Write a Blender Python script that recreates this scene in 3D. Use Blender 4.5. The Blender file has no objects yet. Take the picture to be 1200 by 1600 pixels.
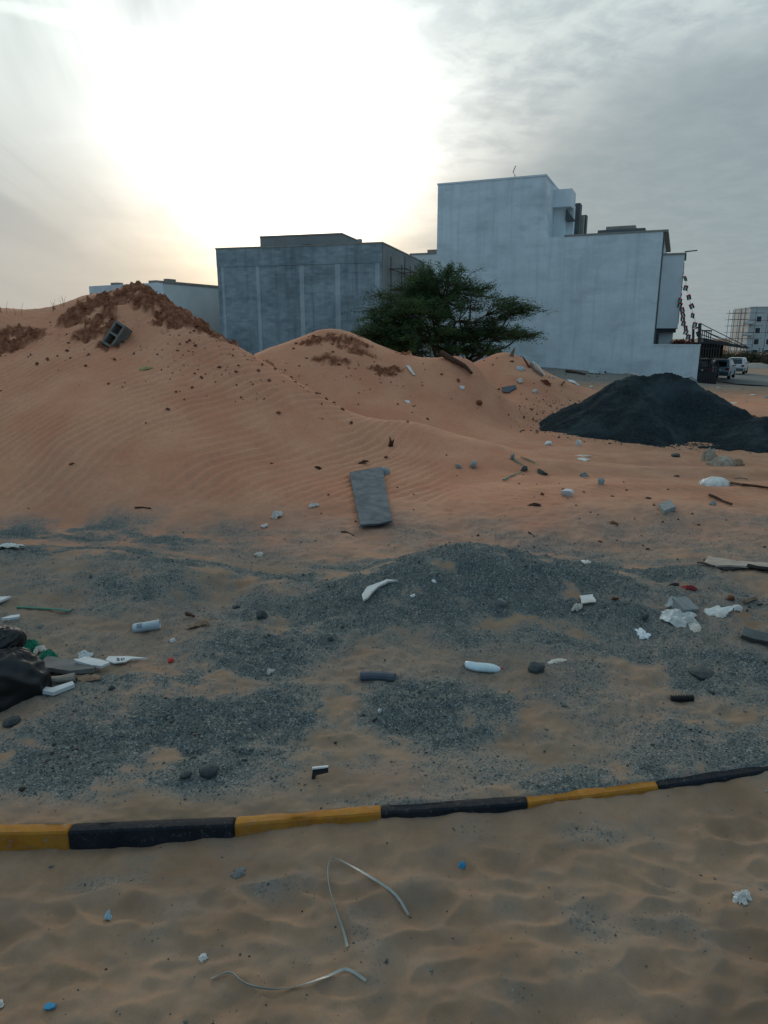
import bpy, bmesh, math, random
import numpy as np
from mathutils import Vector, Matrix, noise as mnoise

# ------------------------------------------------------------------ camera, world, sun
S = bpy.context.scene
COL = S.collection
F, CX, CY, PITCH, CAMH = 1080.0, 600.0, 800.0, math.radians(14.14), 1.6
CP_, SP_ = math.cos(PITCH), math.sin(PITCH)

def ray(px, py):
    a, b = px - CX, CY - py
    return np.array([a, F * CP_ + b * SP_, b * CP_ - F * SP_])

cam = bpy.data.cameras.new('camera')
cam.sensor_fit = 'VERTICAL'
cam.sensor_height = 24.0
cam.lens = 24.0 * F / 1600.0
cam.clip_start, cam.clip_end = 0.05, 9000
camo = bpy.data.objects.new('camera', cam)
camo.location = (0, 0, CAMH)
camo.rotation_euler = (math.pi / 2 - PITCH, 0, 0)
COL.objects.link(camo)
S.camera = camo

sd = ray(445, 235); sd /= np.linalg.norm(sd)
SUN_EL = math.asin(sd[2]); SUN_AZ = math.atan2(sd[0], sd[1])
W = bpy.data.worlds.new('World'); S.world = W; W.use_nodes = True

def build_world():
    nt = W.node_tree; N = nt.nodes; L = nt.links; N.clear()
    def mth(op, a, b=None, c=None, clamp=False):
        n = N.new('ShaderNodeMath'); n.operation = op; n.use_clamp = clamp
        for i, v in enumerate((a, b, c)):
            if v is None: continue
            if isinstance(v, (int, float)): n.inputs[i].default_value = v
            else: L.new(v, n.inputs[i])
        return n.outputs[0]
    def dot(v, d):
        n = N.new('ShaderNodeVectorMath'); n.operation = 'DOT_PRODUCT'
        L.new(v, n.inputs[0]); n.inputs[1].default_value = d
        return n.outputs['Value']
    def mix(f, a, b):
        n = N.new('ShaderNodeMix'); n.data_type = 'RGBA'
        if isinstance(f, (int, float)): n.inputs[0].default_value = f
        else: L.new(f, n.inputs[0])
        for k, v in ((6, a), (7, b)):
            if isinstance(v, tuple): n.inputs[k].default_value = v + (1,)
            else: L.new(v, n.inputs[k])
        return n.outputs[2]
    def ss(v, a, b):
        n = N.new('ShaderNodeMapRange'); n.interpolation_type = 'SMOOTHSTEP'
        L.new(v, n.inputs[0]); n.inputs[1].default_value = a; n.inputs[2].default_value = b
        return n.outputs[0]
    def scale(v, f):
        n = N.new('ShaderNodeVectorMath'); n.operation = 'SCALE'; L.new(v, n.inputs[0])
        if isinstance(f, (int, float)): n.inputs['Scale'].default_value = f
        else: L.new(f, n.inputs['Scale'])
        return n.outputs[0]
    def add(a, b):
        n = N.new('ShaderNodeVectorMath'); n.operation = 'ADD'; L.new(a, n.inputs[0])
        if isinstance(b, tuple): n.inputs[1].default_value = b
        else: L.new(b, n.inputs[1])
        return n.outputs[0]
    def noise(vec, sc, det=4, rough=.55, dist=0.):
        n = N.new('ShaderNodeTexNoise'); L.new(vec, n.inputs['Vector'])
        n.inputs['Scale'].default_value = sc; n.inputs['Detail'].default_value = det
        n.inputs['Roughness'].default_value = rough; n.inputs['Distortion'].default_value = dist
        return n.outputs['Fac']
    tc = N.new('ShaderNodeTexCoord')
    d = tc.outputs['Generated']
    sep = N.new('ShaderNodeSeparateXYZ'); L.new(d, sep.inputs[0])
    x, y, z = sep.outputs
    zc = mth('MAXIMUM', z, 0.0)
    den = mth('ADD', zc, 0.12)
    # cloud sheet coordinates, turned so that the streaks run towards the sun side
    a = math.radians(-9)
    u = mth('DIVIDE', dot(d, (math.cos(a), -math.sin(a), 0)), den)
    v = mth('DIVIDE', dot(d, (math.sin(a), math.cos(a), 0)), den)
    cmb = N.new('ShaderNodeCombineXYZ'); L.new(mth('MULTIPLY', u, 1.7), cmb.inputs[0]); L.new(mth('MULTIPLY', v, .24), cmb.inputs[1])
    streak = noise(cmb.outputs[0], 1.3, 5, .55, .5)
    cm2 = N.new('ShaderNodeCombineXYZ'); L.new(u, cm2.inputs[0]); L.new(v, cm2.inputs[1])
    puff = noise(cm2.outputs[0], 7.5, 5, .6, .3)
    broad = noise(cm2.outputs[0], 1.1, 5, .6, .3)
    # bank of grey cloud on the side away from the sun
    d1, d2 = ray(640, 350), ray(1200, 40)
    n_ = np.cross(d1, d2); n_ /= np.linalg.norm(n_)
    if n_[0] < 0: n_ = -n_
    bd = dot(d, tuple(n_))
    bd = mth('ADD', bd, mth('MULTIPLY', mth('SUBTRACT', broad, .5), .34))
    bd = mth('ADD', bd, mth('MULTIPLY', mth('SUBTRACT', puff, .5), .13))
    bank = ss(bd, -.05, .085)
    cs = dot(d, tuple(sd))
    ang = mth('ARCCOSINE', mth('MINIMUM', cs, 1.0))
    soft = noise(cm2.outputs[0], 1.7, 3, .5, .6)
    ang = mth('MULTIPLY', ang, mth('ADD', 1.07, mth('ADD', mth('MULTIPLY', mth('SUBTRACT', soft, .45), .34), mth('MULTIPLY', mth('SUBTRACT', streak, .5), .35))))
    def fall(sig, ex):
        q = mth('DIVIDE', ang, math.radians(sig))
        return mth('EXPONENT', mth('MULTIPLY', mth('POWER', q, ex), -1.0))
    g1, g2 = fall(*GLOW[0][:2]), fall(*GLOW[1][:2])
    sky = N.new('ShaderNodeTexSky'); sky.sky_type = 'NISHITA'; sky.sun_disc = False
    sky.sun_elevation = SUN_EL; sky.sun_rotation = SUN_AZ
    sky.air_density = 1.2; sky.dust_density = 2.5
    # veil of high cloud: pale where streaks are, blue-grey between
    st = ss(streak, .38, .62)
    # fibrous on the sun's far side, mottled towards the bank
    side = ss(x, -.16, .12)
    st = mth('ADD', mth('MULTIPLY', st, mth('SUBTRACT', 1.0, mth('MULTIPLY', side, .65))), mth('MULTIPLY', side, mth('MULTIPLY', ss(puff, .3, .7), .6)))
    t1, t2 = ray(40, 15), ray(360, 92)
    tn = np.cross(t1, t2); tn /= np.linalg.norm(tn); tm = (t1 / np.linalg.norm(t1) + t2 / np.linalg.norm(t2)) / 2; tm /= np.linalg.norm(tm)
    td = mth('ABSOLUTE', mth('ADD', dot(d, tuple(tn)), mth('MULTIPLY', mth('SUBTRACT', puff, .5), .012)))
    trail = mth('MULTIPLY', ss(td, .011, .001), mth('MULTIPLY', ss(dot(d, tuple(tm)), .962, .99), ss(puff, .25, .6)))
    st = mth('MINIMUM', mth('ADD', st, mth('MULTIPLY', trail, .55)), 1.25)
    veil = mix(st, SKY_LO, SKY_HI)
    veil = mix(mth('MULTIPLY', ss(z, .42, .06), .95), veil, SKY_HOR)
    bankc = mix(ss(puff, .3, .75), BANK_LO, BANK_HI)
    cl = mix(mth('MULTIPLY', bank, .92), veil, bankc)
    back = ss(cs, .45, -.35)
    cl = mix(back, cl, SKY_BACK)
    c = mix(.95, scale(sky.outputs[0], NISH), cl)
    thick = mth('SUBTRACT', 1.0, mth('MULTIPLY', bank, .55))
    mod = mth('MULTIPLY', mth('ADD', .5, mth('MULTIPLY', st, .85)), ss(z, -.05, .22))
    lo = ss(z, .26, .05)
    gw = mix(lo, (1.0, 1.0, .97), (1.0, .76, .48))
    c = add(c, scale(gw, mth('MULTIPLY', mth('MULTIPLY', g2, GLOW[1][2]), mth('MULTIPLY', mod, thick))))
    c = add(c, scale(gw, mth('MULTIPLY', g1, GLOW[0][2])))
    # the fibres of high cloud thin and thicken the light of the whole veil on that side
    c = scale(c, mth('ADD', 1.0, mth('MULTIPLY', mth('SUBTRACT', st, .55), mth('MULTIPLY', mth('SUBTRACT', 1.0, side), mth('MULTIPLY', ss(z, .12, .4), .26)))))
    bg = N.new('ShaderNodeBackground'); bg.inputs['Strength'].default_value = 0.1
    L.new(scale(c, 10.0), bg.inputs['Color'])
    out = N.new('ShaderNodeOutputWorld'); L.new(bg.outputs[0], out.inputs[0])

GLOW = ((5.4, 1.4, 5.5), (10.6, 1.6, .74))
SKY_LO, SKY_HI, SKY_HOR = (.39, .48, .525), (.74, .83, .81), (.40, .415, .415)
BANK_LO, BANK_HI = (.250, .325, .362), (.285, .357, .392)
SKY_BACK = (.27, .44, .58)
NISH = .1
build_world()

sun = bpy.data.lights.new('sun', 'SUN'); sun.energy = 0.7; sun.angle = math.radians(14); sun.color = (1, .86, .68)
suno = bpy.data.objects.new('sun', sun); COL.objects.link(suno)
suno.rotation_euler = Vector(tuple(sd)).to_track_quat('Z', 'Y').to_euler()

S.view_settings.view_transform = 'Standard'; S.view_settings.look = 'None'
S.view_settings.exposure = 0.0; S.view_settings.gamma = 1.0
S.view_settings.use_curve_mapping = False
S.render.engine = 'CYCLES'
S.cycles.max_bounces = 5; S.cycles.diffuse_bounces = 3

rng = np.random.default_rng(7)
random.seed(7)

# ------------------------------------------------------------------ noise
_perm = rng.permutation(256); _perm = np.concatenate([_perm, _perm, _perm])
_ga = rng.random(256) * 2 * np.pi
_gx, _gy = np.cos(_ga), np.sin(_ga)

def pn(x, y, seed=0):
    x = np.asarray(x, float) + seed * 17.31; y = np.asarray(y, float) - seed * 9.77
    xi = np.floor(x).astype(np.int64); yi = np.floor(y).astype(np.int64)
    xf, yf = x - xi, y - yi
    xi &= 255; yi &= 255
    u = xf * xf * xf * (xf * (xf * 6 - 15) + 10); v = yf * yf * yf * (yf * (yf * 6 - 15) + 10)
    def g(i, j, dx, dy):
        h = _perm[_perm[i & 255] + (j & 255)]
        return _gx[h] * dx + _gy[h] * dy
    a = g(xi, yi, xf, yf); b = g(xi + 1, yi, xf - 1, yf)
    c = g(xi, yi + 1, xf, yf - 1); d = g(xi + 1, yi + 1, xf - 1, yf - 1)
    return (a + u * (b - a)) * (1 - v) + (c + u * (d - c)) * v

def fbm(x, y, o=4, seed=0, r=.5):
    s = 0; a = 1.
    for i in range(o):
        s = s + a * pn(x * 2 ** i, y * 2 ** i, seed + i); a *= r
    return s

def sstep(v, a, b):
    t = np.clip((v - a) / (b - a), 0, 1); return t * t * (3 - 2 * t)

# ------------------------------------------------------------------ terrain height
def at(px, py, D):
    r = ray(px, py); t = D / r[1]
    return np.array([r[0] * t, D, CAMH + r[2] * t])

def atz(px, py, z):
    r = ray(px, py); t = (z - CAMH) / r[2]
    return np.array([r[0] * t, r[1] * t, z])

KT = .058                                             # top of the kerb
kpix = [(-500, 1304), (-200, 1304), (0, 1302), (105, 1300), (365, 1289), (596, 1270), (825, 1255), (1030, 1229), (1200, 1204), (1500, 1150), (1900, 1080)]
kpts = np.array([atz(a, b, KT) for a, b in kpix])
def kerb_y(x): return np.interp(x, kpts[:, 0], kpts[:, 1])

CZ = []                                               # control points: world x, y, z
def cD(*rows):
    for px, py, D in rows: CZ.append(at(px, py, D))
def cz(*rows):
    for px, py, z in rows: CZ.append(atz(px, py, z))
# strip behind the kerb, and the litter-strewn ground up to the gravel rise
for px in (-300, 100, 400, 700, 1000, 1300): cz((px, 1160 if px < 900 else 1120, .055))
for px in (-300, 0, 200, 420, 1000, 1250, 1500): cz((px, 1010, .09))
for px in (-250, 80, 260): cz((px, 940, .12))
cz((1120, 960, .13), (1300, 950, .14))
cz((590, 1005, .11), (740, 1010, .12), (900, 1000, .12))
# left gravel berm and the trough behind it
cz((-200, 862, .21), (0, 866, .21), (150, 875, .205), (300, 893, .19), (420, 908, .17))
cz((-200, 835, .11), (100, 846, .09), (250, 856, .08), (400, 880, .07), (520, 868, .06))
# gravel mound crest
cz((500, 920, .17), (560, 897, .24), (640, 872, .31), (700, 859, .355), (740, 856, .37), (800, 862, .35), (870, 873, .29), (950, 888, .22), (1010, 895, .18), (1080, 893, .19))
cz((740, 940, .17), (620, 945, .17), (880, 940, .17))
for px, d, z in ((430, 4.3, .09), (500, 4.4, .07), (570, 4.45, .07), (640, 4.6, .09), (720, 4.65, .10), (800, 4.65, .10), (880, 4.6, .08), (960, 4.5, .08), (1030, 4.5, .09)): CZ.append(np.array([(px - 600) / 1146 * d, d, z]))
cz((470, 960, .115), (400, 980, .10), (560, 955, .15), (340, 930, .10))
for px in (640, 740, 840, 940): CZ.append(np.array([(px - 600) / 1146 * 4.95, 4.95, .05]))
cz((1040, 868, .08), (1150, 868, .13), (1300, 868, .14))
# gentle ground on the side of the gravel heap
cz((760, 835, .06), (1000, 850, .05), (1150, 830, .1), (1000, 780, .17), (1150, 780, .12), (1300, 790, .1), (870, 800, .13),
   (1000, 740, .12), (1150, 740, .06), (1350, 740, .05), (880, 715, .14), (1000, 705, 0.), (1150, 718, 0.), (850, 675, .05))
cD((1150, 650, 15), (1190, 640, 17), (1150, 620, 25), (1100, 630, 21), (1150, 610, 34), (1150, 601, 58), (1100, 599, 54), (1190, 604, 50), (1060, 600, 46),
   (1150, 580, 90), (1195, 576, 105), (1000, 589, 52), (900, 585, 50), (850, 574, 58), (920, 610, 30), (900, 596, 42))
# big dune: toe, face, skyline
cz((-300, 790, .12), (0, 785, .13), (100, 792, .1), (300, 802, .1), (450, 825, .07), (600, 842, .05))
cD((200, 620, 7.75), (100, 700, 6.75), (300, 700, 6.85), (0, 650, 7.6), (-250, 640, 7.7), (0, 560, 9.1), (110, 560, 8.8), (60, 500, 10.2), (185, 527, 9.3), (300, 580, 8.6), (400, 640, 8.05),
   (400, 715, 7.05), (480, 740, 6.95), (-300, 470, 10.8), (-80, 482, 10.5), (0, 485, 10.5), (90, 482, 10.4), (130, 466, 10.4), (172, 456, 10.4), (214, 444, 10.5), (255, 465, 10.4), (300, 494, 10.2),
   (350, 530, 9.9), (400, 560, 9.7), (440, 584, 9.5), (490, 612, 9.2), (530, 636, 9.0), (640, 661, 8.6), (700, 680, 8.35), (780, 697, 8.3))
cz((580, 783, .155), (640, 740, .2), (560, 720, .27), (720, 740, .17), (600, 690, .4), (500, 690, .45), (700, 800, .1))
for x, y, z in ((-3.4, 13.5, 1.1), (-6, 13.5, 1.2), (-9, 12, 1.9), (-3.6, 11.9, 1.3), (-2.3, 11.6, .6), (-1.2, 10.9, .28), (.3, 10.1, .12), (1.3, 9.7, .08), (-.5, 10.4, .12), (-.95, 10.7, .22), (-1.4, 10.9, .42), (-1.95, 11.0, .65), (-.4, 10.9, .2), (.2, 10.6, .15), (-1.0, 10.1, .42), (-.45, 9.75, .38)): CZ.append(np.array([x, y, z]))
# second mound
cD((440, 549, 13), (478, 527, 13.3), (515, 515, 13.5), (560, 524, 13.6), (600, 543, 13.6), (650, 558, 13.6), (700, 575, 13.5), (738, 590, 13.4),
   (550, 600, 12.1), (650, 612, 12.3), (600, 645, 11.3), (680, 655, 11.4), (740, 662, 11.6), (500, 570, 12.5))
# third mound
cD((758, 562, 15.4), (790, 551, 15.5), (822, 563, 15.5), (862, 594, 15), (905, 626, 14.4), (790, 610, 14.2), (740, 620, 13.6), (850, 640, 13.4), (800, 662, 12.4))
for x, y, z in ((-2, 17, .2), (2.8, 19, -.2), (0, 20, -.3), (-6, 18, .2), (-12, 20, 0.), (3, 26, -.5), (-5, 30, -.6), (-15, 45, -1.), (-30, 60, -1.), (-4, 46, -1.),
                (6, 62, -.9), (-40, 30, 0.), (-14, 8, 1.1), (-12, 5, .3), (-8, 2.5, .1), (8, 4, .15), (12, 8, 0), (20, 16, -.2), (30, 30, -1), (60, 60, -2.4), (10, 2.5, .1),
                (90, 110, -2.6), (0, 120, -2.6), (-90, 110, -2.), (-200, 250, -2.6), (0, 250, -2.6), (200, 250, -2.6), (80, 200, -2.6), (0, 900, -3), (600, 800, -3), (-600, 800, -3), (0, 4000, -4), (3000, 3500, -4), (-3000, 3500, -4)): CZ.append(np.array([x, y, z]))
CZ = np.array(CZ)
K0 = 1.2
def warp(x, y):
    yy = np.maximum(y, .3) + K0
    return x / yy, np.log(yy)
_cu, _cv = warp(CZ[:, 0], CZ[:, 1])
RC = .032
def _phi(du, dv): return np.sqrt(du * du + dv * dv + RC * RC)
_A = _phi(_cu[:, None] - _cu[None], _cv[:, None] - _cv[None])
_n = len(CZ)
_P = np.c_[np.ones(_n), _cu, _cv]
_M = np.block([[_A + np.eye(_n) * 1e-4, _P], [_P.T, np.zeros((3, 3))]])
_w = np.linalg.solve(_M, np.r_[CZ[:, 2], 0, 0, 0])

def base_h(x, y):
    x = np.asarray(x, float).ravel(); y = np.asarray(y, float).ravel()
    out = np.empty(len(x))
    for i in range(0, len(x), 60000):
        u, v = warp(x[i:i + 60000], y[i:i + 60000])
        out[i:i + 60000] = _phi(u[:, None] - _cu[None], v[:, None] - _cv[None]) @ _w[:_n] + _w[_n] + _w[_n + 1] * u + _w[_n + 2] * v
    return out

def dune_w(x, y):
    """where wind ripples show: the long face of the big dune"""
    w = sstep(y, 5.9, 6.6) * (1 - sstep(y, 9.3, 10.3)) * (1 - sstep(x, .1, .9)) * sstep(x, -9, -7)
    return w

# blobs of material: centre on the ground in the picture, half sizes in picture units
def blob_list(rows):
    o = []
    for px, py, rx, ry, w in rows:
        z = .1
        c = atz(px, py, z); f_ = atz(px, py - ry, z); n = atz(px, py + ry, z)
        dep = np.dot(c - np.array([0, 0, CAMH]), [0, CP_, -SP_])
        o.append((c[0], c[1], rx * dep / F, (f_[1] - n[1]) / 2, w))
    return o
GR = blob_list([(740, 900, 210, 45, 1.), (640, 915, 110, 40, .6), (470, 985, 85, 38, .95), (560, 950, 90, 30, .5), (830, 915, 140, 45, .6), (960, 897, 110, 20, .65), (1010, 925, 90, 25, .4),
    (120, 876, 160, 14, .7), (300, 897, 110, 12, .65), (420, 912, 60, 10, .8), (60, 820, 170, 22, .55), (250, 835, 120, 14, .35), (180, 930, 180, 25, .45),
    (330, 1015, 60, 18, .75), (250, 1050, 110, 18, .8), (390, 1040, 80, 22, .6), (400, 985, 60, 15, .6), (250, 1150, 220, 55, 1.05), (120, 1205, 100, 40, .8), (400, 1110, 160, 36, .75), (300, 1100, 100, 26, .75), (70, 1150, 90, 40, .7),
    (640, 1100, 200, 36, .55), (720, 1085, 120, 18, .7), (740, 1130, 120, 36, .5), (1150, 1130, 120, 46, .8), (1000, 1190, 160, 24, .85), (1180, 1180, 70, 25, .9), (850, 1215, 130, 14, .85), (650, 1240, 150, 14, .6), (450, 1262, 150, 12, .45), (60, 1262, 130, 14, .4),
    (1050, 1040, 140, 26, .5), (1180, 1030, 60, 24, .6), (880, 960, 120, 36, .5), (750, 980, 200, 36, .4), (1130, 900, 90, 14, .55), (1180, 965, 60, 18, .65), (1090, 1050, 40, 10, .5),
    (560, 1160, 120, 20, .3), (1100, 860, 60, 8, .2), (1180, 785, 50, 14, .35), (1170, 770, 60, 10, .3)])
GF = blob_list([(a, b, c, d, e * .6) for a, b, c, d, e in [(960, 1272, 110, 20, .42), (420, 1345, 60, 14, .3), (190, 1330, 60, 12, .3), (900, 1390, 90, 30, .25), (560, 1400, 90, 30, .2), (1050, 1390, 120, 40, .2), (340, 1500, 100, 30, .18), (800, 1480, 200, 40, .16)]])

def gravel_mask(x, y):
    m = np.zeros_like(x)
    for cx, cy, rx, ry, w in GR:
        m = np.maximum(m, 0) + w * (1. if cy > 3.55 else .86) * np.exp(-(((x - cx) / rx) ** 2 + ((y - cy) / ry) ** 2) * 1.1)
    st = fbm(x * 1.5 - y * .6, y * 4.2 + x * 1.1, 4, 6, .6)
    m = m * (.66 + 1.7 * fbm(x * 2.7, y * 2.4, 5, 3, .62) + .7 * st) + .24 * fbm(x * 1.7, y * 1.3, 3, 9) + .16 * st
    zone = sstep(y, 1.9, 2.2) * (1 - sstep(y, 5.4, 6.6))
    m = np.clip(np.maximum(m * .84 + .31, .15 + .12 * fbm(x * 6, y * 6, 3, 12)) * zone, 0, 1.05)
    m = m * (y > kerb_y(x) + .03)
    mf = np.zeros_like(x)
    for cx, cy, rx, ry, w in GF:
        mf += w * np.exp(-(((x - cx) / rx) ** 2 + ((y - cy) / ry) ** 2))
    mf = np.clip(mf + .10 + .25 * fbm(x * 5, y * 5, 3, 21), 0, .5) * (y <= kerb_y(x) + .03)
    rub = .55 * np.exp(-(((x - 15) / 7) ** 2 + ((y - 52) / 9) ** 2)) + .25 * sstep(y, 30, 45) * (1 - sstep(y, 90, 120))
    return np.clip(np.maximum(m, mf) + np.clip(rub, 0, .5), 0, 1)

CL = []
def clay_list():
    rows = [(15, 525, 9.6, .5, .38, 1.), (120, 492, 10.0, .30, .3, .95), (160, 480, 10.1, .3, .3, .95), (195, 470, 10.2, .35, .3, .95), (150, 520, 9.6, .3, .35, .8), (170, 545, 9.2, .2, .22, .75),
            (222, 452, 10.45, .32, .36, 1.2), (245, 470, 10.3, .34, .42, 1.3), (272, 492, 10.1, .34, .42, 1.3), (300, 508, 10.0, .34, .40, 1.3), (332, 528, 9.85, .3, .34, 1.3), (352, 540, 9.8, .2, .25, 1.1),
            (260, 520, 9.5, .25, .2, .6), (300, 520, 9.6, .15, .15, .5), (370, 545, 9.85, .2, .14, .6), (408, 566, 9.75, .14, .12, .7), (425, 575, 9.6, .1, .1, .9), (455, 595, 9.4, .12, .08, .6), (505, 622, 9.15, .12, .08, .5),
            (495, 540, 13.1, .35, .14, .75), (535, 536, 13.15, .5, .16, .85), (560, 550, 12.9, .38, .12, .8), (515, 572, 12.6, .42, .12, .75), (595, 585, 12.6, .28, .10, .7), (620, 582, 12.7, .2, .10, .65), (620, 555, 13.4, .3, .2, .55), (560, 520, 13.6, .3, .2, .4), (720, 588, 13.4, .5, .2, .5)]
    for px, py, D, rx, ry, w in rows:
        p = at(px, py, D); CL.append((p[0], p[1], rx, ry, w))
clay_list()
def clay_mask(x, y):
    m = np.zeros_like(x)
    for cx, cy, rx, ry, w in CL:
        m = np.maximum(m, w * np.exp(-(((x - cx) / rx) ** 2 + ((y - cy) / ry) ** 2)))
    m = m * (1 + 1.2 * fbm(x * 3.2, y * 3.2, 5, 33, .6))
    return sstep(m, .30, .46)

def sand_front(x, y):
    """wind-smoothed lumpy sand on the carriageway side of the kerb"""
    ky = kerb_y(x); d = ky - y
    lvl = np.interp(x, [-1.4, -.95, -.7, -.45, 0, .45, .9, 1.4, 2.2], [-.002, -.010, -.004, .018, .029, .033, .043, .047, .050])
    lvl = lvl + .015 * pn(x * 4.3, x * 0 + .5, 60) + .008 * pn(x * 11, x * 0, 61)
    z = lvl * np.exp(-np.maximum(d, 0) / .16)
    a = fbm(x * 4.4 + .5 * pn(x * 2, y * 2, 62), y * 6.6, 2, 63, .4)
    a2 = fbm(x * 3.4 + 3, y * 5.0 + .35 * pn(x * 1.6, y * 1.6, 67), 3, 66, .5)
    z = z + (.030 * (np.abs(a) * -1.6 + .35) + .028 * a2) * sstep(d, .02, .25)
    t = x * .25 - y
    z = z + .010 * np.sin(t * 2 * np.pi / .15 + 2.2 * pn(x * 1.5, y * 1.5, 64)) * sstep(x, -.3, .5) * sstep(d, .55, .85)
    z = z + .009 * fbm(x * 9, y * 11, 3, 65, .5)
    return z

def height(x, y, detail=True):
    x = np.asarray(x, float).ravel(); y = np.asarray(y, float).ravel()
    z = base_h(x, y)
    near = 1 - sstep(y, 12, 30)
    g = gravel_mask(x, y)
    c = clay_mask(x, y)
    dw = dune_w(x, y)
    ph = x * .82 - y * .57
    ph = ph + .075 * fbm(x * 1.1, y * 1.1, 3, 40) + .020 * pn(x * 4, y * 4, 44)
    sy = sstep(y, 5.5, 7)
    rip = np.sin(ph * 2 * np.pi / 0.112)
    z = z + dw * (.010 + .009 * sstep(fbm(x * 1.3, y * 1.3, 2, 45), -.3, .4)) * (rip + .3 * np.sin(2 * ph * 2 * np.pi / 0.112 + .8)) * (1 - c) * sstep(fbm(x * .8, y * .8, 2, 46), -.45, .1)
    # fainter cross ripples on the rest of the loose sand
    w2 = sy * (1 - dw) * (1 - sstep(y, 14, 17)) * (1 - c)
    z = z + w2 * (.0065 * np.sin((x * .55 + y * .84) * 2 * np.pi / .1 + 2 * pn(x * 1.5, y * 1.5, 47)) * sstep(pn(x * .7, y * .7, 48), -.1, .4) + .026 * fbm(x * 1.6, y * 2.2, 4, 49, .5))
    # hollows, footprints
    flat = sstep(y, 2.1, 2.5) * (1 - sy)
    z = z + flat * (.036 * fbm(x * 2.2, y * 2.2, 3, 50, .5) - .020 * np.abs(fbm(x * 6, y * 7, 2, 51)))
    z = z + near * g * (.026 * fbm(x * 7, y * 7, 4, 52, .65) + .007 * pn(x * 50, y * 50, 53)) + flat * .010 * fbm(x * 13, y * 13, 3, 68, .6)
    z = z + c * (.15 * np.abs(fbm(x * 3.3, y * 3.3, 4, 54, .65)) + .055 * fbm(x * 9, y * 9, 3, 55, .65) - .03) * near
    z = z + sstep(y, 14, 22) * (1 - sstep(y, 30, 48)) * .11 * fbm(x * .9, y * .9, 4, 56)
    # tyre ruts crossing towards the heap
    ry_ = y - (7.4 + .12 * (x - 2) + .25 * pn(x * .5, x * 0, 57))
    ww = sstep(x, .9, 2.2)
    z = z + ww * .035 * (np.exp(-((ry_ + .75) / .16) ** 2) - 1.2 * np.exp(-(ry_ / .2) ** 2) + np.exp(-((ry_ - .45) / .18) ** 2) - np.exp(-((ry_ - 1.2) / .2) ** 2))
    ky = kerb_y(x)
    f = sand_front(x, y)
    b = sstep(y - ky, .018, .042)
    back = np.where(y < ky + .5, np.maximum(z, KT - .012 + .006 * pn(x * 25, y * 25, 58)) * 1.0, z)
    back = z * sstep(y - ky, .05, .45) + (KT - .003 + .009 * sstep(x, -.2, .9) + .017 * fbm(x * 6, y * 8, 4, 58, .6)) * (1 - sstep(y - ky, .05, .45))
    return f * (1 - b) + back * b

def hit(px, py, ymax=150.):
    """where the line of sight through a picture point meets the ground"""
    r = ray(px, py); ys = np.geomspace(1.0, ymax, 900)
    t = ys / r[1]; X = r[0] * t; Zr = CAMH + r[2] * t
    h = height(X, ys); s = Zr - h
    k = np.argmax(s < 0)
    if s[k] >= 0: k = len(s) - 1
    f_ = s[k - 1] / (s[k - 1] - s[k] + 1e-9)
    yy = ys[k - 1] + (ys[k] - ys[k - 1]) * f_; xx = r[0] * yy / r[1]
    e = .02 * max(1, yy * .3)
    hh = height(np.array([xx, xx + e, xx - e, xx, xx]), np.array([yy, yy, yy, yy + e, yy - e]))
    nrm = Vector((-(hh[1] - hh[2]) / (2 * e), -(hh[3] - hh[4]) / (2 * e), 1)).normalized()
    p = Vector((xx, yy, hh[0]))
    dep = yy * CP_ - (hh[0] - CAMH) * SP_
    return p, nrm, dep

# ------------------------------------------------------------------ materials
def newmat(name):
    m = bpy.data.materials.new(name); m.use_nodes = True
    return m, m.node_tree.nodes, m.node_tree.links, m.node_tree.nodes['Principled BSDF']

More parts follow.
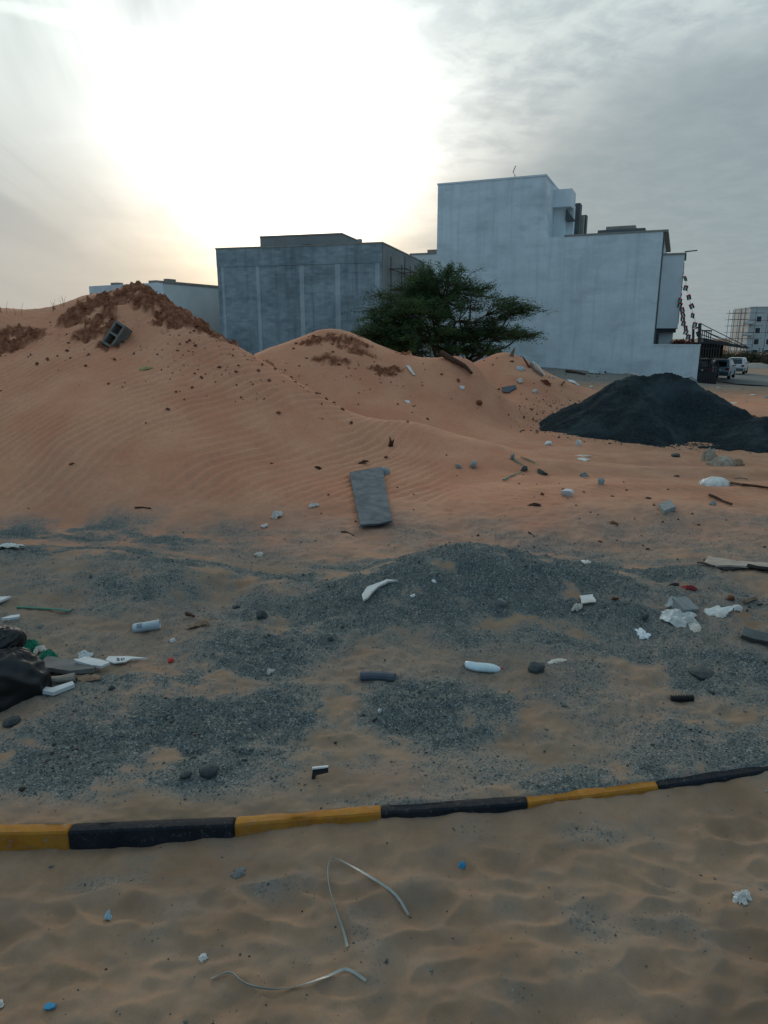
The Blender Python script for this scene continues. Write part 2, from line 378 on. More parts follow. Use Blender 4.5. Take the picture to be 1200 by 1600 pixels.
class NB:
    """small helper to write node graphs"""
    def __init__(s, nt): s.N, s.L = nt.nodes, nt.links
    def set(s, sock, v):
        if isinstance(v, (int, float)): sock.default_value = v
        elif isinstance(v, tuple): sock.default_value = v + (1,) if len(v) == 3 and len(sock.default_value) == 4 else v
        else: s.L.new(v, sock)
    def math(s, op, a, b=0., c=None, clamp=False):
        n = s.N.new('ShaderNodeMath'); n.operation = op; n.use_clamp = clamp
        s.set(n.inputs[0], a); s.set(n.inputs[1], b)
        if c is not None: s.set(n.inputs[2], c)
        return n.outputs[0]
    def mix(s, f, a, b, mode='MIX'):
        n = s.N.new('ShaderNodeMix'); n.data_type = 'RGBA'; n.blend_type = mode
        s.set(n.inputs[0], f); s.set(n.inputs[6], a); s.set(n.inputs[7], b)
        return n.outputs[2]
    def noise(s, vec, sc, det=3, rough=.55, out='Fac', dist=0.):
        n = s.N.new('ShaderNodeTexNoise')
        if vec is not None: s.L.new(vec, n.inputs['Vector'])
        n.inputs['Scale'].default_value = sc; n.inputs['Detail'].default_value = det; n.inputs['Roughness'].default_value = rough; n.inputs['Distortion'].default_value = dist
        return n.outputs[out]
    def voro(s, vec, sc, out='Distance'):
        n = s.N.new('ShaderNodeTexVoronoi')
        if vec is not None: s.L.new(vec, n.inputs['Vector'])
        n.inputs['Scale'].default_value = sc
        return n.outputs[out]
    def ss(s, v, a, b, c=0., d=1.):
        n = s.N.new('ShaderNodeMapRange'); n.interpolation_type = 'SMOOTHSTEP'
        s.set(n.inputs[0], v); n.inputs[1].default_value = a; n.inputs[2].default_value = b; n.inputs[3].default_value = c; n.inputs[4].default_value = d
        return n.outputs[0]
    def scalev(s, vec, v3):
        n = s.N.new('ShaderNodeMapping'); s.L.new(vec, n.inputs[0]); n.inputs['Scale'].default_value = v3
        return n.outputs[0]
    def bump(s, h, strength=.3, dist=.01):
        n = s.N.new('ShaderNodeBump'); n.inputs['Strength'].default_value = strength; n.inputs['Distance'].default_value = dist
        s.L.new(h, n.inputs['Height']); return n.outputs[0]
    def obj(s): return s.N.new('ShaderNodeTexCoord').outputs['Object']
    def geo(s): return s.N.new('ShaderNodeNewGeometry').outputs['Position']

def ground_material():
    m, N, L, B = newmat('sand_and_gravel'); nb = NB(m.node_tree)
    P = nb.geo()
    at_ = N.new('ShaderNodeAttribute'); at_.attribute_name = 'mask'
    sp = N.new('ShaderNodeSeparateColor'); L.new(at_.outputs['Color'], sp.inputs[0])
    g, c, dirt = sp.outputs
    n1 = nb.noise(P, 1.3, 4); n2 = nb.noise(P, 260, 2, .7); n3 = nb.noise(P, 28, 3, .6)
    clean = nb.mix(nb.ss(n1, .35, .65), SAND_A, SAND_B)
    dirty = nb.mix(nb.ss(nb.noise(P, 2.6, 5, .65), .36, .66), DIRT_A, DIRT_B)
    far = nb.mix(dirt, clean, dirty)
    far = nb.mix(nb.ss(n3, .4, .75, 0, .3), far, (.20, .165, .135))
    far = nb.mix(nb.ss(n2, .5, .8, 0, .45), far, (.11, .09, .075))
    clay = nb.mix(nb.ss(nb.noise(P, 9, 5, .75), .38, .68), (.11, .034, .016), (.27, .115, .062))
    far = nb.mix(c, far, clay)
    sc = N.new('ShaderNodeTexVoronoi'); L.new(P, sc.inputs['Vector']); sc.inputs['Scale'].default_value = 170
    s2 = N.new('ShaderNodeSeparateColor'); L.new(sc.outputs['Color'], s2.inputs[0])
    gcol = nb.mix(s2.outputs[0], GRAV_A, GRAV_B)
    gcol = nb.mix(nb.ss(s2.outputs[1], .92, .97), gcol, (.26, .28, .27))
    # the denser the gravel, the more of its stones cover the sand
    th = nb.math('ADD', nb.math('MULTIPLY', s2.outputs[2], .5), nb.math('MULTIPLY', nb.noise(P, 36, 3, .6), .55))
    fac = nb.ss(nb.math('SUBTRACT', nb.math('MULTIPLY', g, 1.05), th), -.14, .16)
    dust = nb.mix(nb.ss(g, .0, .62, 0, .9), far, GDUST)
    col = nb.mix(fac, dust, gcol)
    L.new(col, B.inputs['Base Color'])
    B.inputs['Roughness'].default_value = .95; B.inputs['Specular IOR Level'].default_value = .15
    hgt = nb.math('ADD', nb.math('MULTIPLY', n2, .25), nb.math('MULTIPLY', nb.math('MULTIPLY', nb.math('SUBTRACT', 1., sc.outputs['Distance']), fac), 1.0))
    L.new(nb.bump(hgt, .55, .006), B.inputs['Normal'])
    return m

SAND_A, SAND_B = (.52, .215, .122), (.57, .27, .158)
DIRT_A, DIRT_B = (.19, .130, .084), (.285, .195, .128)
GRAV_A, GRAV_B = (.05, .062, .063), (.15, .165, .157)
GDUST = (.185, .178, .160)

def flat_mat(name, col, rough=.7, var=.25, sc=12., metal=0., spec=.3, col2=None, bump=.0, bsc=60.):
    m, N, L, B = newmat(name); nb = NB(m.node_tree); O = nb.obj()
    n = nb.noise(O, sc, 5, .65)
    c2 = col2 or tuple(v * (1 - var) for v in col)
    L.new(nb.mix(nb.ss(n, .3, .7), col, c2), B.inputs['Base Color'])
    B.inputs['Roughness'].default_value = rough; B.inputs['Metallic'].default_value = metal; B.inputs['Specular IOR Level'].default_value = spec
    if bump: L.new(nb.bump(nb.noise(O, bsc, 4, .6), bump, .01), B.inputs['Normal'])
    return m

def wall_mat(name, a, b, streak=.5, dark=(.2, .23, .25), patch=.5, course=0.):
    """painted or cement wall with patches, rain streaks and, if asked, faint block courses"""
    m, N, L, B = newmat(name); nb = NB(m.node_tree); O = nb.obj()
    big = nb.noise(nb.scalev(O, (.6, .6, 1.3)), .45, 9, .72); v = nb.noise(nb.scalev(O, (1.6, 1.6, .09)), 1.0, 6, .7)
    col = nb.mix(nb.ss(big, .38, .62), a, b)
    col = nb.mix(nb.ss(v, .45, .8, 0, streak), col, dark)
    col = nb.mix(nb.ss(nb.noise(nb.scalev(O, (.5, .5, 1.5)), .55, 5, .6), .52, .68, 0, patch), col, tuple(x * .74 for x in b))
    col = nb.mix(nb.ss(nb.noise(nb.scalev(O, (2.2, 2.2, .25)), 1.4, 5, .75), .55, .8, 0, streak * .6), col, tuple(min(1, x * 1.28) for x in a))
    h = nb.noise(O, 14, 4, .6)
    if course:
        br = N.new('ShaderNodeTexBrick'); L.new(course_vec(nb, O), br.inputs['Vector'])
        br.inputs['Scale'].default_value = 1.; br.inputs['Brick Width'].default_value = .4; br.inputs['Row Height'].default_value = .2; br.inputs['Mortar Size'].default_value = .012
        br.inputs['Color1'].default_value = (1, 1, 1, 1); br.inputs['Color2'].default_value = (.62, .62, .62, 1); br.inputs['Mortar'].default_value = (.78, .78, .78, 1)
        col = nb.mix(course, col, br.outputs['Color'], 'MULTIPLY')
    L.new(col, B.inputs['Base Color']); B.inputs['Roughness'].default_value = .9; B.inputs['Specular IOR Level'].default_value = .15
    L.new(nb.bump(h, .25, .02), B.inputs['Normal'])
    return m

def course_vec(nb, O):
    s = nb.N.new('ShaderNodeSeparateXYZ'); nb.L.new(O, s.inputs[0])
    c = nb.N.new('ShaderNodeCombineXYZ'); nb.L.new(nb.math('ADD', s.outputs[0], s.outputs[1]), c.inputs[0]); nb.L.new(s.outputs[2], c.inputs[1])
    return c.outputs[0]

M = {}
def mats():
    M['ground'] = ground_material()
    M['white_wall'] = wall_mat('white_painted_wall', (.66, .71, .73), (.55, .60, .62), .75, (.43, .47, .49), .5)
    M['white_plain'] = flat_mat('white_render', (.66, .70, .71), .9, .12, .6)
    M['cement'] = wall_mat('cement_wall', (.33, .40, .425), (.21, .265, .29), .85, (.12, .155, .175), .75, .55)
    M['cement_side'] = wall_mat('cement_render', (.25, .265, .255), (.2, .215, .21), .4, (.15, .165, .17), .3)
    M['concrete_pale'] = wall_mat('pale_concrete', (.40, .465, .49), (.29, .345, .37), .6, (.19, .23, .25), .4)
    M['coping'] = flat_mat('dirty_coping', (.30, .28, .25), .9, .3, 1.)
    M['dark_opening'] = flat_mat('dark_recess', (.05, .055, .06), .8, .3, 1.)
    M['dark_stone'] = flat_mat('dark_cladding', (.10, .11, .11), .7, .3, 1.)
    M['tan_render'] = flat_mat('tan_render', (.30, .27, .235), .9, .2, 1.)
    M['black_metal'] = flat_mat('black_painted_metal', (.018, .019, .022), .5, .3, 4., spec=.4)
    M['shade_net'] = flat_mat('brown_shade_net', (.045, .038, .03), .9, .4, 3.)
    M['rust'] = flat_mat('rusty_steel', (.10, .065, .05), .8, .4, 5.)
    M['grey_slab'] = flat_mat('grey_insulation_board', (.045, .066, .082), .85, .3, 9., col2=(.115, .145, .16), bump=.5)
    M['stone'] = flat_mat('grey_stone', (.24, .26, .255), .9, .35, 20, bump=.4)
    M['dark_rock'] = flat_mat('dark_stone', (.075, .085, .085), .9, .4, 25, bump=.5)
    M['block'] = flat_mat('concrete_block', (.27, .29, .28), .95, .3, 30, bump=.5, bsc=120)
    M['block_dark'] = flat_mat('weathered_concrete_block', (.17, .165, .15), .95, .3, 14, bump=.5, bsc=90)
    M['white_plastic'] = flat_mat('white_plastic', (.72, .75, .76), .45, .14, 9., spec=.5)
    M['white_film'] = flat_mat('dusty_plastic_film', (.62, .64, .63), .5, .2, 7., spec=.4, col2=(.46, .43, .38))
    M['white_rag'] = flat_mat('dirty_white_cloth', (.68, .66, .63), .95, .35, 9., col2=(.50, .45, .40))
    M['white_foam'] = flat_mat('white_foam', (.58, .60, .60), .9, .15, 10.)
    M['paper'] = flat_mat('dusty_paper', (.62, .60, .55), .95, .3, 8., col2=(.42, .36, .29))
    M['cardboard'] = flat_mat('brown_cardboard', (.33, .235, .155), .95, .35, 12., col2=(.2, .12, .075))
    M['sack'] = flat_mat('pale_sack', (.40, .36, .29), .95, .3, 9., col2=(.27, .2, .14))
    M['bark'] = flat_mat('dark_bark', (.085, .045, .03), .95, .45, 22., bump=.5)
    M['clod'] = flat_mat('red_clay', (.20, .075, .04), .95, .45, 14., bump=.5)
    M['brown_wood'] = flat_mat('weathered_wood', (.20, .135, .09), .9, .4, 14., bump=.4)
    M['plank'] = flat_mat('pale_plank', (.36, .31, .26), .85, .3, 9., bump=.2)
    M['grey_plank'] = flat_mat('grey_plank', (.17, .17, .165), .85, .35, 9., bump=.2)
    M['black_bag'] = flat_mat('black_plastic_bag', (.009, .010, .012), .46, .3, 6., spec=.45, bump=.5, bsc=9)
    M['black_rag'] = flat_mat('black_rubber', (.018, .018, .02), .8, .3, 9.)
    M['red_cloth'] = flat_mat('red_cloth', (.34, .04, .05), .95, .6, 12., col2=(.10, .015, .02))
    M['red_plastic'] = flat_mat('red_plastic', (.5, .03, .03), .5, .3, 9.)
    M['rust_cloth'] = flat_mat('rust_red_cloth', (.22, .055, .03), .95, .5, 8.)
    M['green_plastic'] = flat_mat('green_plastic', (.03, .17, .115), .5, .3, 7.)
    M['green_mesh'] = flat_mat('green_mesh_bag', (.015, .24, .14), .55, .45, 40., bump=.6, bsc=120)
    M['yellow_leaf'] = flat_mat('pale_yellow_wrapper', (.5, .45, .2), .8, .4, 20.)
    M['blue_plastic'] = flat_mat('blue_plastic', (.02, .23, .42), .45, .3, 10.)
    M['blue_wrap'] = flat_mat('pale_blue_wrapper', (.22, .42, .55), .5, .5, 30., col2=(.45, .52, .55))
    M['dark_board'] = flat_mat('dark_blue_grey_board', (.075, .095, .12), .8, .3, 7.)
    M['can'] = flat_mat('faded_grey_can', (.40, .46, .49), .55, .25, 14., col2=(.27, .33, .37), spec=.5)
    M['print'] = flat_mat('faded_black_print', (.06, .08, .10), .8, .3, 20.)
    M['strap'] = flat_mat('pale_plastic_strap', (.28, .31, .29), .4, .3, 10., spec=.5)
    M['cloth_blue'] = flat_mat('pale_blue_plastic_bottle', (.50, .62, .66), .35, .25, 10., spec=.5)
    M['yellow_paint'] = paint_mat('yellow_kerb_paint', (.37, .165, .018), (.28, .10, .010))
    M['black_paint'] = paint_mat('black_kerb_paint', (.005, .008, .013), (.011, .015, .022), .04, .22)
    M['asphalt'] = flat_mat('asphalt', (.085, .10, .105), .9, .25, .3, col2=(.13, .14, .135))
    M['gravel_stone'] = attr_mat('gravel_stones')
    M['heap'] = heap_mat()
    M['leaf'] = leaf_mat()
    M['bark_tree'] = flat_mat('tree_bark', (.07, .05, .035), .95, .4, 9., bump=.4)
    M['car_blue'] = flat_mat('silver_blue_car_paint', (.22, .31, .36), .35, .08, 2., spec=.5)
    M['car_white'] = flat_mat('white_car_paint', (.50, .54, .56), .35, .06, 2., spec=.5)
    M['car_dark'] = flat_mat('dark_car_paint', (.03, .033, .04), .35, .1, 2., spec=.5)
    M['glass'] = flat_mat('dark_glass', (.015, .02, .025), .12, .2, 2., spec=.6)
    M['tyre'] = flat_mat('tyre_rubber', (.015, .015, .016), .9, .2, 9.)
    M['rim'] = flat_mat('wheel_rim', (.3, .31, .32), .4, .2, 9., metal=.6)
    M['red_lamp'] = flat_mat('tail_lamp', (.28, .02, .02), .3, .2, 9.)
    M['flag_red'] = flat_mat('flag_red', (.42, .03, .04), .9, .2, 9.)
    M['flag_green'] = flat_mat('flag_green', (.02, .12, .06), .9, .2, 9.)
    M['flag_white'] = flat_mat('flag_white', (.6, .6, .6), .9, .1, 9.)
    M['flag_black'] = flat_mat('flag_black', (.02, .02, .02), .9, .1, 9.)
    M['far_wall'] = wall_mat('unpainted_plaster', (.52, .55, .55), (.46, .48, .48), .3, (.36, .38, .39), .3)
    M['shrub_leaf'] = flat_mat('dusty_shrub_leaf', (.045, .055, .03), .8, .5, .6, col2=(.09, .07, .045))
    M['dry_stem'] = flat_mat('dry_grass', (.13, .11, .075), .9, .4, 9.)
    M['bloom'] = flat_mat('red_bougainvillea', (.16, .02, .03), .8, .5, 3., col2=(.03, .05, .02))

def paint_mat(name, a, b, dust=.3, worn=.75):
    m, N, L, B = newmat(name); nb = NB(m.node_tree); P = nb.geo()
    col = nb.mix(nb.ss(nb.noise(P, 9, 5, .65), .35, .7), a, b)
    col = nb.mix(nb.ss(nb.noise(P, 55, 4, .75), .565, .66, 0, worn), col, (.20, .18, .155))       # worn through to cement and dusted
    col = nb.mix(nb.ss(nb.noise(P, 4, 4, .6), .45, .75, 0, dust), col, (.24, .18, .13))
    L.new(col, B.inputs['Base Color']); B.inputs['Roughness'].default_value = .75; B.inputs['Specular IOR Level'].default_value = .25
    L.new(nb.bump(nb.noise(P, 80, 4, .65), .5, .005), B.inputs['Normal'])
    return m

def attr_mat(name):
    m, N, L, B = newmat(name)
    a = N.new('ShaderNodeAttribute'); a.attribute_name = 'tint'
    L.new(a.outputs['Color'], B.inputs['Base Color']); B.inputs['Roughness'].default_value = .9; B.inputs['Specular IOR Level'].default_value = .2
    return m

def heap_mat():
    m, N, L, B = newmat('dark_crushed_stone'); nb = NB(m.node_tree); P = nb.geo()
    s = nb.voro(P, 60, 'Color'); sp = N.new('ShaderNodeSeparateColor'); L.new(s, sp.inputs[0])
    col = nb.mix(sp.outputs[0], (.006, .012, .015), (.024, .036, .042))
    col = nb.mix(nb.ss(nb.noise(P, 1.6, 6, .6), .45, .66, 0, .7), col, (.040, .058, .064))
    at_ = N.new('ShaderNodeAttribute'); at_.attribute_name = 'mask'
    L.new(col, B.inputs['Base Color']); B.inputs['Roughness'].default_value = .95; B.inputs['Specular IOR Level'].default_value = .1
    L.new(nb.bump(nb.noise(P, 45, 4, .7), .7, .02), B.inputs['Normal'])
    return m

def leaf_mat():
    m, N, L, B = newmat('acacia_leaf'); nb = NB(m.node_tree); P = nb.geo()
    col = nb.mix(nb.ss(nb.noise(P, 1.1, 4, .6), .35, .68), (.034, .075, .028), (.065, .125, .042))
    col = nb.mix(nb.ss(nb.noise(P, 16, 2, .6), .5, .75, 0, .6), col, (.085, .12, .045))
    L.new(col, B.inputs['Base Color']); B.inputs['Roughness'].default_value = .7; B.inputs['Specular IOR Level'].default_value = .2
    tr = N.new('ShaderNodeBsdfTranslucent'); L.new(col, tr.inputs[0])
    mx = N.new('ShaderNodeMixShader'); mx.inputs[0].default_value = .3
    L.new(B.outputs[0], mx.inputs[1]); L.new(tr.outputs[0], mx.inputs[2]); L.new(mx.outputs[0], N['Material Output'].inputs[0])
    return m
mats()

# ------------------------------------------------------------------ object helpers
def mesh_from(name, verts, faces, mat, parent=None, smooth=False, loc=None):
    me = bpy.data.meshes.new(name); me.from_pydata([tuple(map(float, v)) for v in verts], [], faces); me.update()
    if isinstance(mat, (list, tuple)):
        for q in mat: me.materials.append(q)
    else: me.materials.append(mat)
    if smooth: me.polygons.foreach_set('use_smooth', [True] * len(me.polygons))
    o = bpy.data.objects.new(name, me); COL.objects.link(o)
    if parent is not None: o.parent = parent
    if loc is not None: o.location = loc
    return o

def from_bm(name, bm, mat, parent=None, smooth=False):
    bmesh.ops.recalc_face_normals(bm, faces=bm.faces)
    me = bpy.data.meshes.new(name); bm.to_mesh(me); bm.free(); me.materials.append(mat)
    if smooth: me.polygons.foreach_set('use_smooth', [True] * len(me.polygons))
    o = bpy.data.objects.new(name, me); COL.objects.link(o)
    if parent is not None: o.parent = parent
    return o

def empty(name, loc=(0, 0, 0), rotz=0.):
    o = bpy.data.objects.new(name, None); o.location = loc; o.rotation_euler = (0, 0, rotz); COL.objects.link(o)
    return o

def tag(o, label, cat, group=None):
    o['label'] = label; o['category'] = cat
    if group: o['group'] = group
    return o

def kind(o, k): o['kind'] = k; return o

def box_bm(bm, x0, x1, y0, y1, z0, z1, bev=0., mat=None):
    vs = [bm.verts.new(p) for p in ((x0, y0, z0), (x1, y0, z0), (x1, y1, z0), (x0, y1, z0), (x0, y0, z1), (x1, y0, z1), (x1, y1, z1), (x0, y1, z1))]
    fs = [bm.faces.new([vs[i] for i in q]) for q in ((0, 3, 2, 1), (4, 5, 6, 7), (0, 1, 5, 4), (1, 2, 6, 5), (2, 3, 7, 6), (3, 0, 4, 7))]
    if bev:
        es = {e for f in fs for e in f.edges}
        bmesh.ops.bevel(bm, geom=list(es), offset=bev, segments=2, affect='EDGES', profile=.6)
    return vs

def box(name, x0, x1, y0, y1, z0, z1, mat, parent=None, bev=0.):
    bm = bmesh.new(); box_bm(bm, min(x0, x1), max(x0, x1), min(y0, y1), max(y0, y1), z0, z1, bev)
    return from_bm(name, bm, mat, parent)

def tube_data(path, radii, sides=6, cap=True, aspect=1.0):
    path = [Vector(p) for p in path]; vs, fs = [], []
    n = len(path); up = Vector((0, 0, 1))
    for i, p in enumerate(path):
        t = (path[min(i + 1, n - 1)] - path[max(i - 1, 0)]).normalized()
        s = t.cross(up)
        s = Vector((1, 0, 0)) if s.length < 1e-3 else s.normalized()
        b = s.cross(t).normalized()
        r = radii[i] if hasattr(radii, '__len__') else radii
        for k in range(sides):
            a = 2 * math.pi * k / sides
            vs.append(p + s * (r * math.cos(a)) + b * (r * aspect * math.sin(a)))
    for i in range(n - 1):
        for k in range(sides):
            a, b2 = i * sides + k, i * sides + (k + 1) % sides
            fs.append((a, b2, b2 + sides, a + sides))
    if cap:
        fs.append(tuple(range(sides - 1, -1, -1))); fs.append(tuple(range((n - 1) * sides, n * sides)))
    return vs, fs

def tube(name, path, radii, mat, parent=None, sides=6, smooth=True, aspect=1.0):
    v, f = tube_data(path, radii, sides, True, aspect)
    return mesh_from(name, v, f, mat, parent, smooth)

# ------------------------------------------------------------------ ground sheet
def grid_mesh(name, X, Y, Z, mat, masks=None):
    r, c = X.shape
    me = bpy.data.meshes.new(name)
    me.vertices.add(r * c)
    me.vertices.foreach_set('co', np.stack([X, Y, Z], -1).astype(np.float32).ravel())
    i = np.arange((r - 1) * c).reshape(r - 1, c)[:, :-1].ravel()
    q = np.stack([i, i + 1, i + c + 1, i + c], -1).astype(np.int32)
    nf = len(q)
    me.loops.add(nf * 4); me.loops.foreach_set('vertex_index', q.ravel())
    me.polygons.add(nf); me.polygons.foreach_set('loop_start', np.arange(0, nf * 4, 4, dtype=np.int32))
    me.polygons.foreach_set('loop_total', np.full(nf, 4, dtype=np.int32))
    me.polygons.foreach_set('use_smooth', np.ones(nf, bool))
    me.update(); me.validate()
    if masks is not None:
        a = me.attributes.new('mask', 'FLOAT_COLOR', 'POINT')
        a.data.foreach_set('color', np.concatenate([masks, np.ones((len(masks), 1))], 1).astype(np.float32).ravel())
    me.materials.append(mat)
    o = bpy.data.objects.new(name, me); COL.objects.link(o)
    return o

def build_ground():
    ys = [.8]
    while ys[-1] < 3500:
        y = ys[-1]
        st = .0042 if y < 18 else (.012 if y < 150 else .06)
        ys.append(y * (1 + st))
    ys = np.concatenate([[-60, -30, -14, -7, -3.5, -1.5, -.4, .3, .6], ys])
    inner = np.linspace(-.8, .8, 600)
    outer = .8 * np.geomspace(1.012, 14, 42)
    u = np.concatenate([-outer[::-1], inner, outer])
    Y, U = np.meshgrid(ys, u, indexing='ij')
    X = U * (np.maximum(Y, .8) + .5)
    x, y = X.ravel(), Y.ravel()
    z = height(x, y)
    zb = np.where(y < .9, 0., 1.)
    z = z * np.where(y < -2, 0, 1)
    g, c = gravel_mask(x, y), clay_mask(x, y)
    ky = kerb_y(x)
    d = np.clip(.30 + .75 * fbm(x * .9, y * .6, 3, 70), 0, .8)
    dirt = np.where(y < ky + .03, .95, np.clip(.96 - .10 * sstep(y, 2.2, 4.0) - .5 * sstep(y, 4.1, 5.4) + .35 * fbm(x * 1.2, y * 1.2, 3, 71), 0, 1))
    dirt = dirt * (1 - sstep(y, 5.2, 6.8)) + .1 * sstep(y, 5.2, 6.8)
    right = sstep(x - .2 * y, -.8, 2.) * sstep(y, 5, 8)
    dirt = np.clip(dirt + .45 * right * (1 - sstep(y, 12, 20)) + .8 * sstep(y, 20, 34), 0, 1)
    o = grid_mesh('ground', X, Y, z.reshape(X.shape), M['ground'], np.stack([g, c, dirt], -1))
    kind(o, 'structure')
build_ground()

# ------------------------------------------------------------------ gravel: loose chips of crushed stone (nobody could count them)
def stones_mesh(name, pos, size, dark, mat, seed=1):
    r = np.random.default_rng(seed); n = len(pos)
    base = np.array([[1, 0, 0], [-1, 0, 0], [0, 1, 0], [0, -1, 0], [0, 0, 1], [0, 0, -1]], float)
    tri = np.array([[0, 2, 4], [2, 1, 4], [1, 3, 4], [3, 0, 4], [2, 0, 5], [1, 2, 5], [3, 1, 5], [0, 3, 5]])
    v = base[None] * (1 + r.uniform(-.35, .35, (n, 6, 1))) + r.uniform(-.3, .3, (n, 6, 3))
    v = v * r.uniform(.6, 1.25, (n, 1, 3)); v[:, :, 2] *= .75
    a = r.random(n) * 6.283; ca, sa = np.cos(a)[:, None], np.sin(a)[:, None]
    x = v[:, :, 0] * ca - v[:, :, 1] * sa; y = v[:, :, 0] * sa + v[:, :, 1] * ca
    v = np.stack([x, y, v[:, :, 2]], -1) * size[:, None, None] + pos[:, None, :]
    f = tri[None] + (np.arange(n) * 6)[:, None, None]
    me = bpy.data.meshes.new(name); me.vertices.add(n * 6); me.vertices.foreach_set('co', v.astype(np.float32).ravel())
    nf = n * 8
    me.loops.add(nf * 3); me.loops.foreach_set('vertex_index', f.astype(np.int32).ravel())
    me.polygons.add(nf); me.polygons.foreach_set('loop_start', np.arange(0, nf * 3, 3, dtype=np.int32)); me.polygons.foreach_set('loop_total', np.full(nf, 3, dtype=np.int32))
    me.update()
    at_ = me.attributes.new('tint', 'FLOAT_COLOR', 'POINT')
    at_.data.foreach_set('color', np.repeat(np.c_[dark, np.ones(n)], 6, 0).astype(np.float32).ravel())
    me.materials.append(mat)
    o = bpy.data.objects.new(name, me); COL.objects.link(o); return o

def build_gravel():
    r = np.random.default_rng(5); n = 900000
    yy = 1.0 + 4.6 * r.random(n) ** 1.1; xx = (r.random(n) * 2 - 1) * .72 * (yy + .35)
    g = gravel_mask(xx, yy)
    keep = r.random(n) < np.clip((g - .17), 0, 1) ** 1.5 * .19 + .0025
    xx, yy, g = xx[keep], yy[keep], g[keep]
    ky = kerb_y(xx); ok = (yy < ky - .012) | (yy > ky + .05)
    xx, yy, g = xx[ok], yy[ok], g[ok]
    n = len(xx)
    sz = np.clip(r.lognormal(-6.0, .45, n), .0013, .0085) * np.where(yy < ky[ok], .75, 1.) * np.where(r.random(n) < .02, 2.1, 1.)
    zz = height(xx, yy) + sz * .25
    k = r.random(n)[:, None]
    col = np.array([.045, .055, .057]) * (1 - k) + np.array([.155, .17, .162]) * k
    pale = r.random(n) < .04; col[pale] = [.32, .33, .31]
    dark = r.random(n) < .1; col[dark] = [.05, .032, .025]
    kind(stones_mesh('gravel', np.stack([xx, yy, zz], -1), sz, col, M['gravel_stone']), 'stuff')
    # crumbs of red clay and small stones on the dunes and the open ground behind
    pts = []
    for cx, cy, rx, ry, w in CL:
        m = int(17 * w); pts.append(np.c_[cx + r.normal(0, rx * 1.0 + .10, m), cy - .25 + r.normal(0, ry * 1.0 + .20, m)])
    for px, py, sx, sy, m in ((340, 580, .5, .35, 70), (830, 600, .8, .8, 70), (790, 630, .8, .8, 40), (560, 560, .7, .5, 22), (900, 780, 1.3, .9, 40), (1050, 830, .8, .3, 24), (250, 650, 1.5, 1.2, 8), (700, 800, 1., .5, 12), (1140, 625, 3., 5., 120), (900, 588, 4., 5., 160)):
        p, _, _ = hit(px, py); pts.append(np.c_[p.x + r.normal(0, sx, m), p.y + r.normal(0, sy, m)])
    q = np.concatenate(pts); q = q[q[:, 1] > 4.6]; n = len(q)
    sz = np.clip(r.lognormal(-4.35, .45, n), .006, .035) * np.where(q[:, 1] > 22, 2.6, 1)
    zz = height(q[:, 0], q[:, 1]) + sz * .3
    k = r.random(n)[:, None]; col = np.array([.09, .035, .02]) * (1 - k) + np.array([.22, .1, .06]) * k
    farm = q[:, 1] > 22; col[farm] = np.array([.12, .12, .115]) + r.random((farm.sum(), 1)) * .25
    kind(stones_mesh('clay_crumbs', np.c_[q, zz], sz, col, M['gravel_stone'], 2), 'stuff')
build_gravel()

# ------------------------------------------------------------------ kerb, one painted stone after another
def build_kerb():
    root = kind(empty('kerb'), 'structure')
    cuts = [-520, -310, -130, 105, 365, 596, 825, 1030, 1215, 1400, 1600]
    xs = [float(np.interp(a, [q[0] for q in kpix], kpts[:, 0])) for a in cuts]
    rr = random.Random(3)
    for i in range(len(xs) - 1):
        x0, x1 = xs[i] + .0018, xs[i + 1] - .0018
        nn = 60; vs, fs = [], []
        prof = [(-.001, -.10), (0, -.02), (.0003, .020), (.0006, .040), (.001, .0505), (.0055, .0575), (.012, .0582), (.026, .0585), (.037, .058), (.043, .056), (.046, .02), (.046, -.1)]
        for j in range(nn + 1):
            t = j / nn; x = x0 + (x1 - x0) * t; y = float(kerb_y(x)); e = min(t, 1 - t) * (x1 - x0)
            ch = max(0, .003 - e) * .8
            chip = .011 * max(0, mnoise.noise(Vector((x * 9, i * 3.1, 0))) - .18) + .010 * max(0, mnoise.noise(Vector((x * 31, i * 7.1, 3))) - .42) + .0012 * mnoise.noise(Vector((x * 40, i, 1)))
            for k, (dy, dz) in enumerate(prof):
                top = 1 if 2 <= k <= 9 else 0
                vs.append((x, y + dy + top * (chip if k < 6 else 0) + (ch if k < 6 else 0), dz - top * (ch + .4 * abs(chip)) + .0007 * mnoise.noise(Vector((x * 25, k * 2.3, i)))))
        m = len(prof)
        for j in range(nn):
            for k in range(m - 1):
                a = j * m + k; fs.append((a, a + m, a + m + 1, a + 1))
        fs.append(tuple(range(m))); fs.append(tuple(range(nn * m + m - 1, nn * m - 1, -1)))
        o = mesh_from('kerb_stone', vs, fs, M['black_paint'] if i % 2 else M['yellow_paint'], root, True)
        sharp = [False] * len(o.data.edges)
        for e in o.data.edges:
            a_, b_ = e.vertices
            if a_ % m == b_ % m and a_ % m in (4, 5, 9): sharp[e.index] = True
        o.data.edges.foreach_set('use_edge_sharp', sharp)
        o['label'] = 'black painted kerb stone half sunk in sand' if i % 2 else 'yellow painted kerb stone half sunk in sand'
    return root
build_kerb()

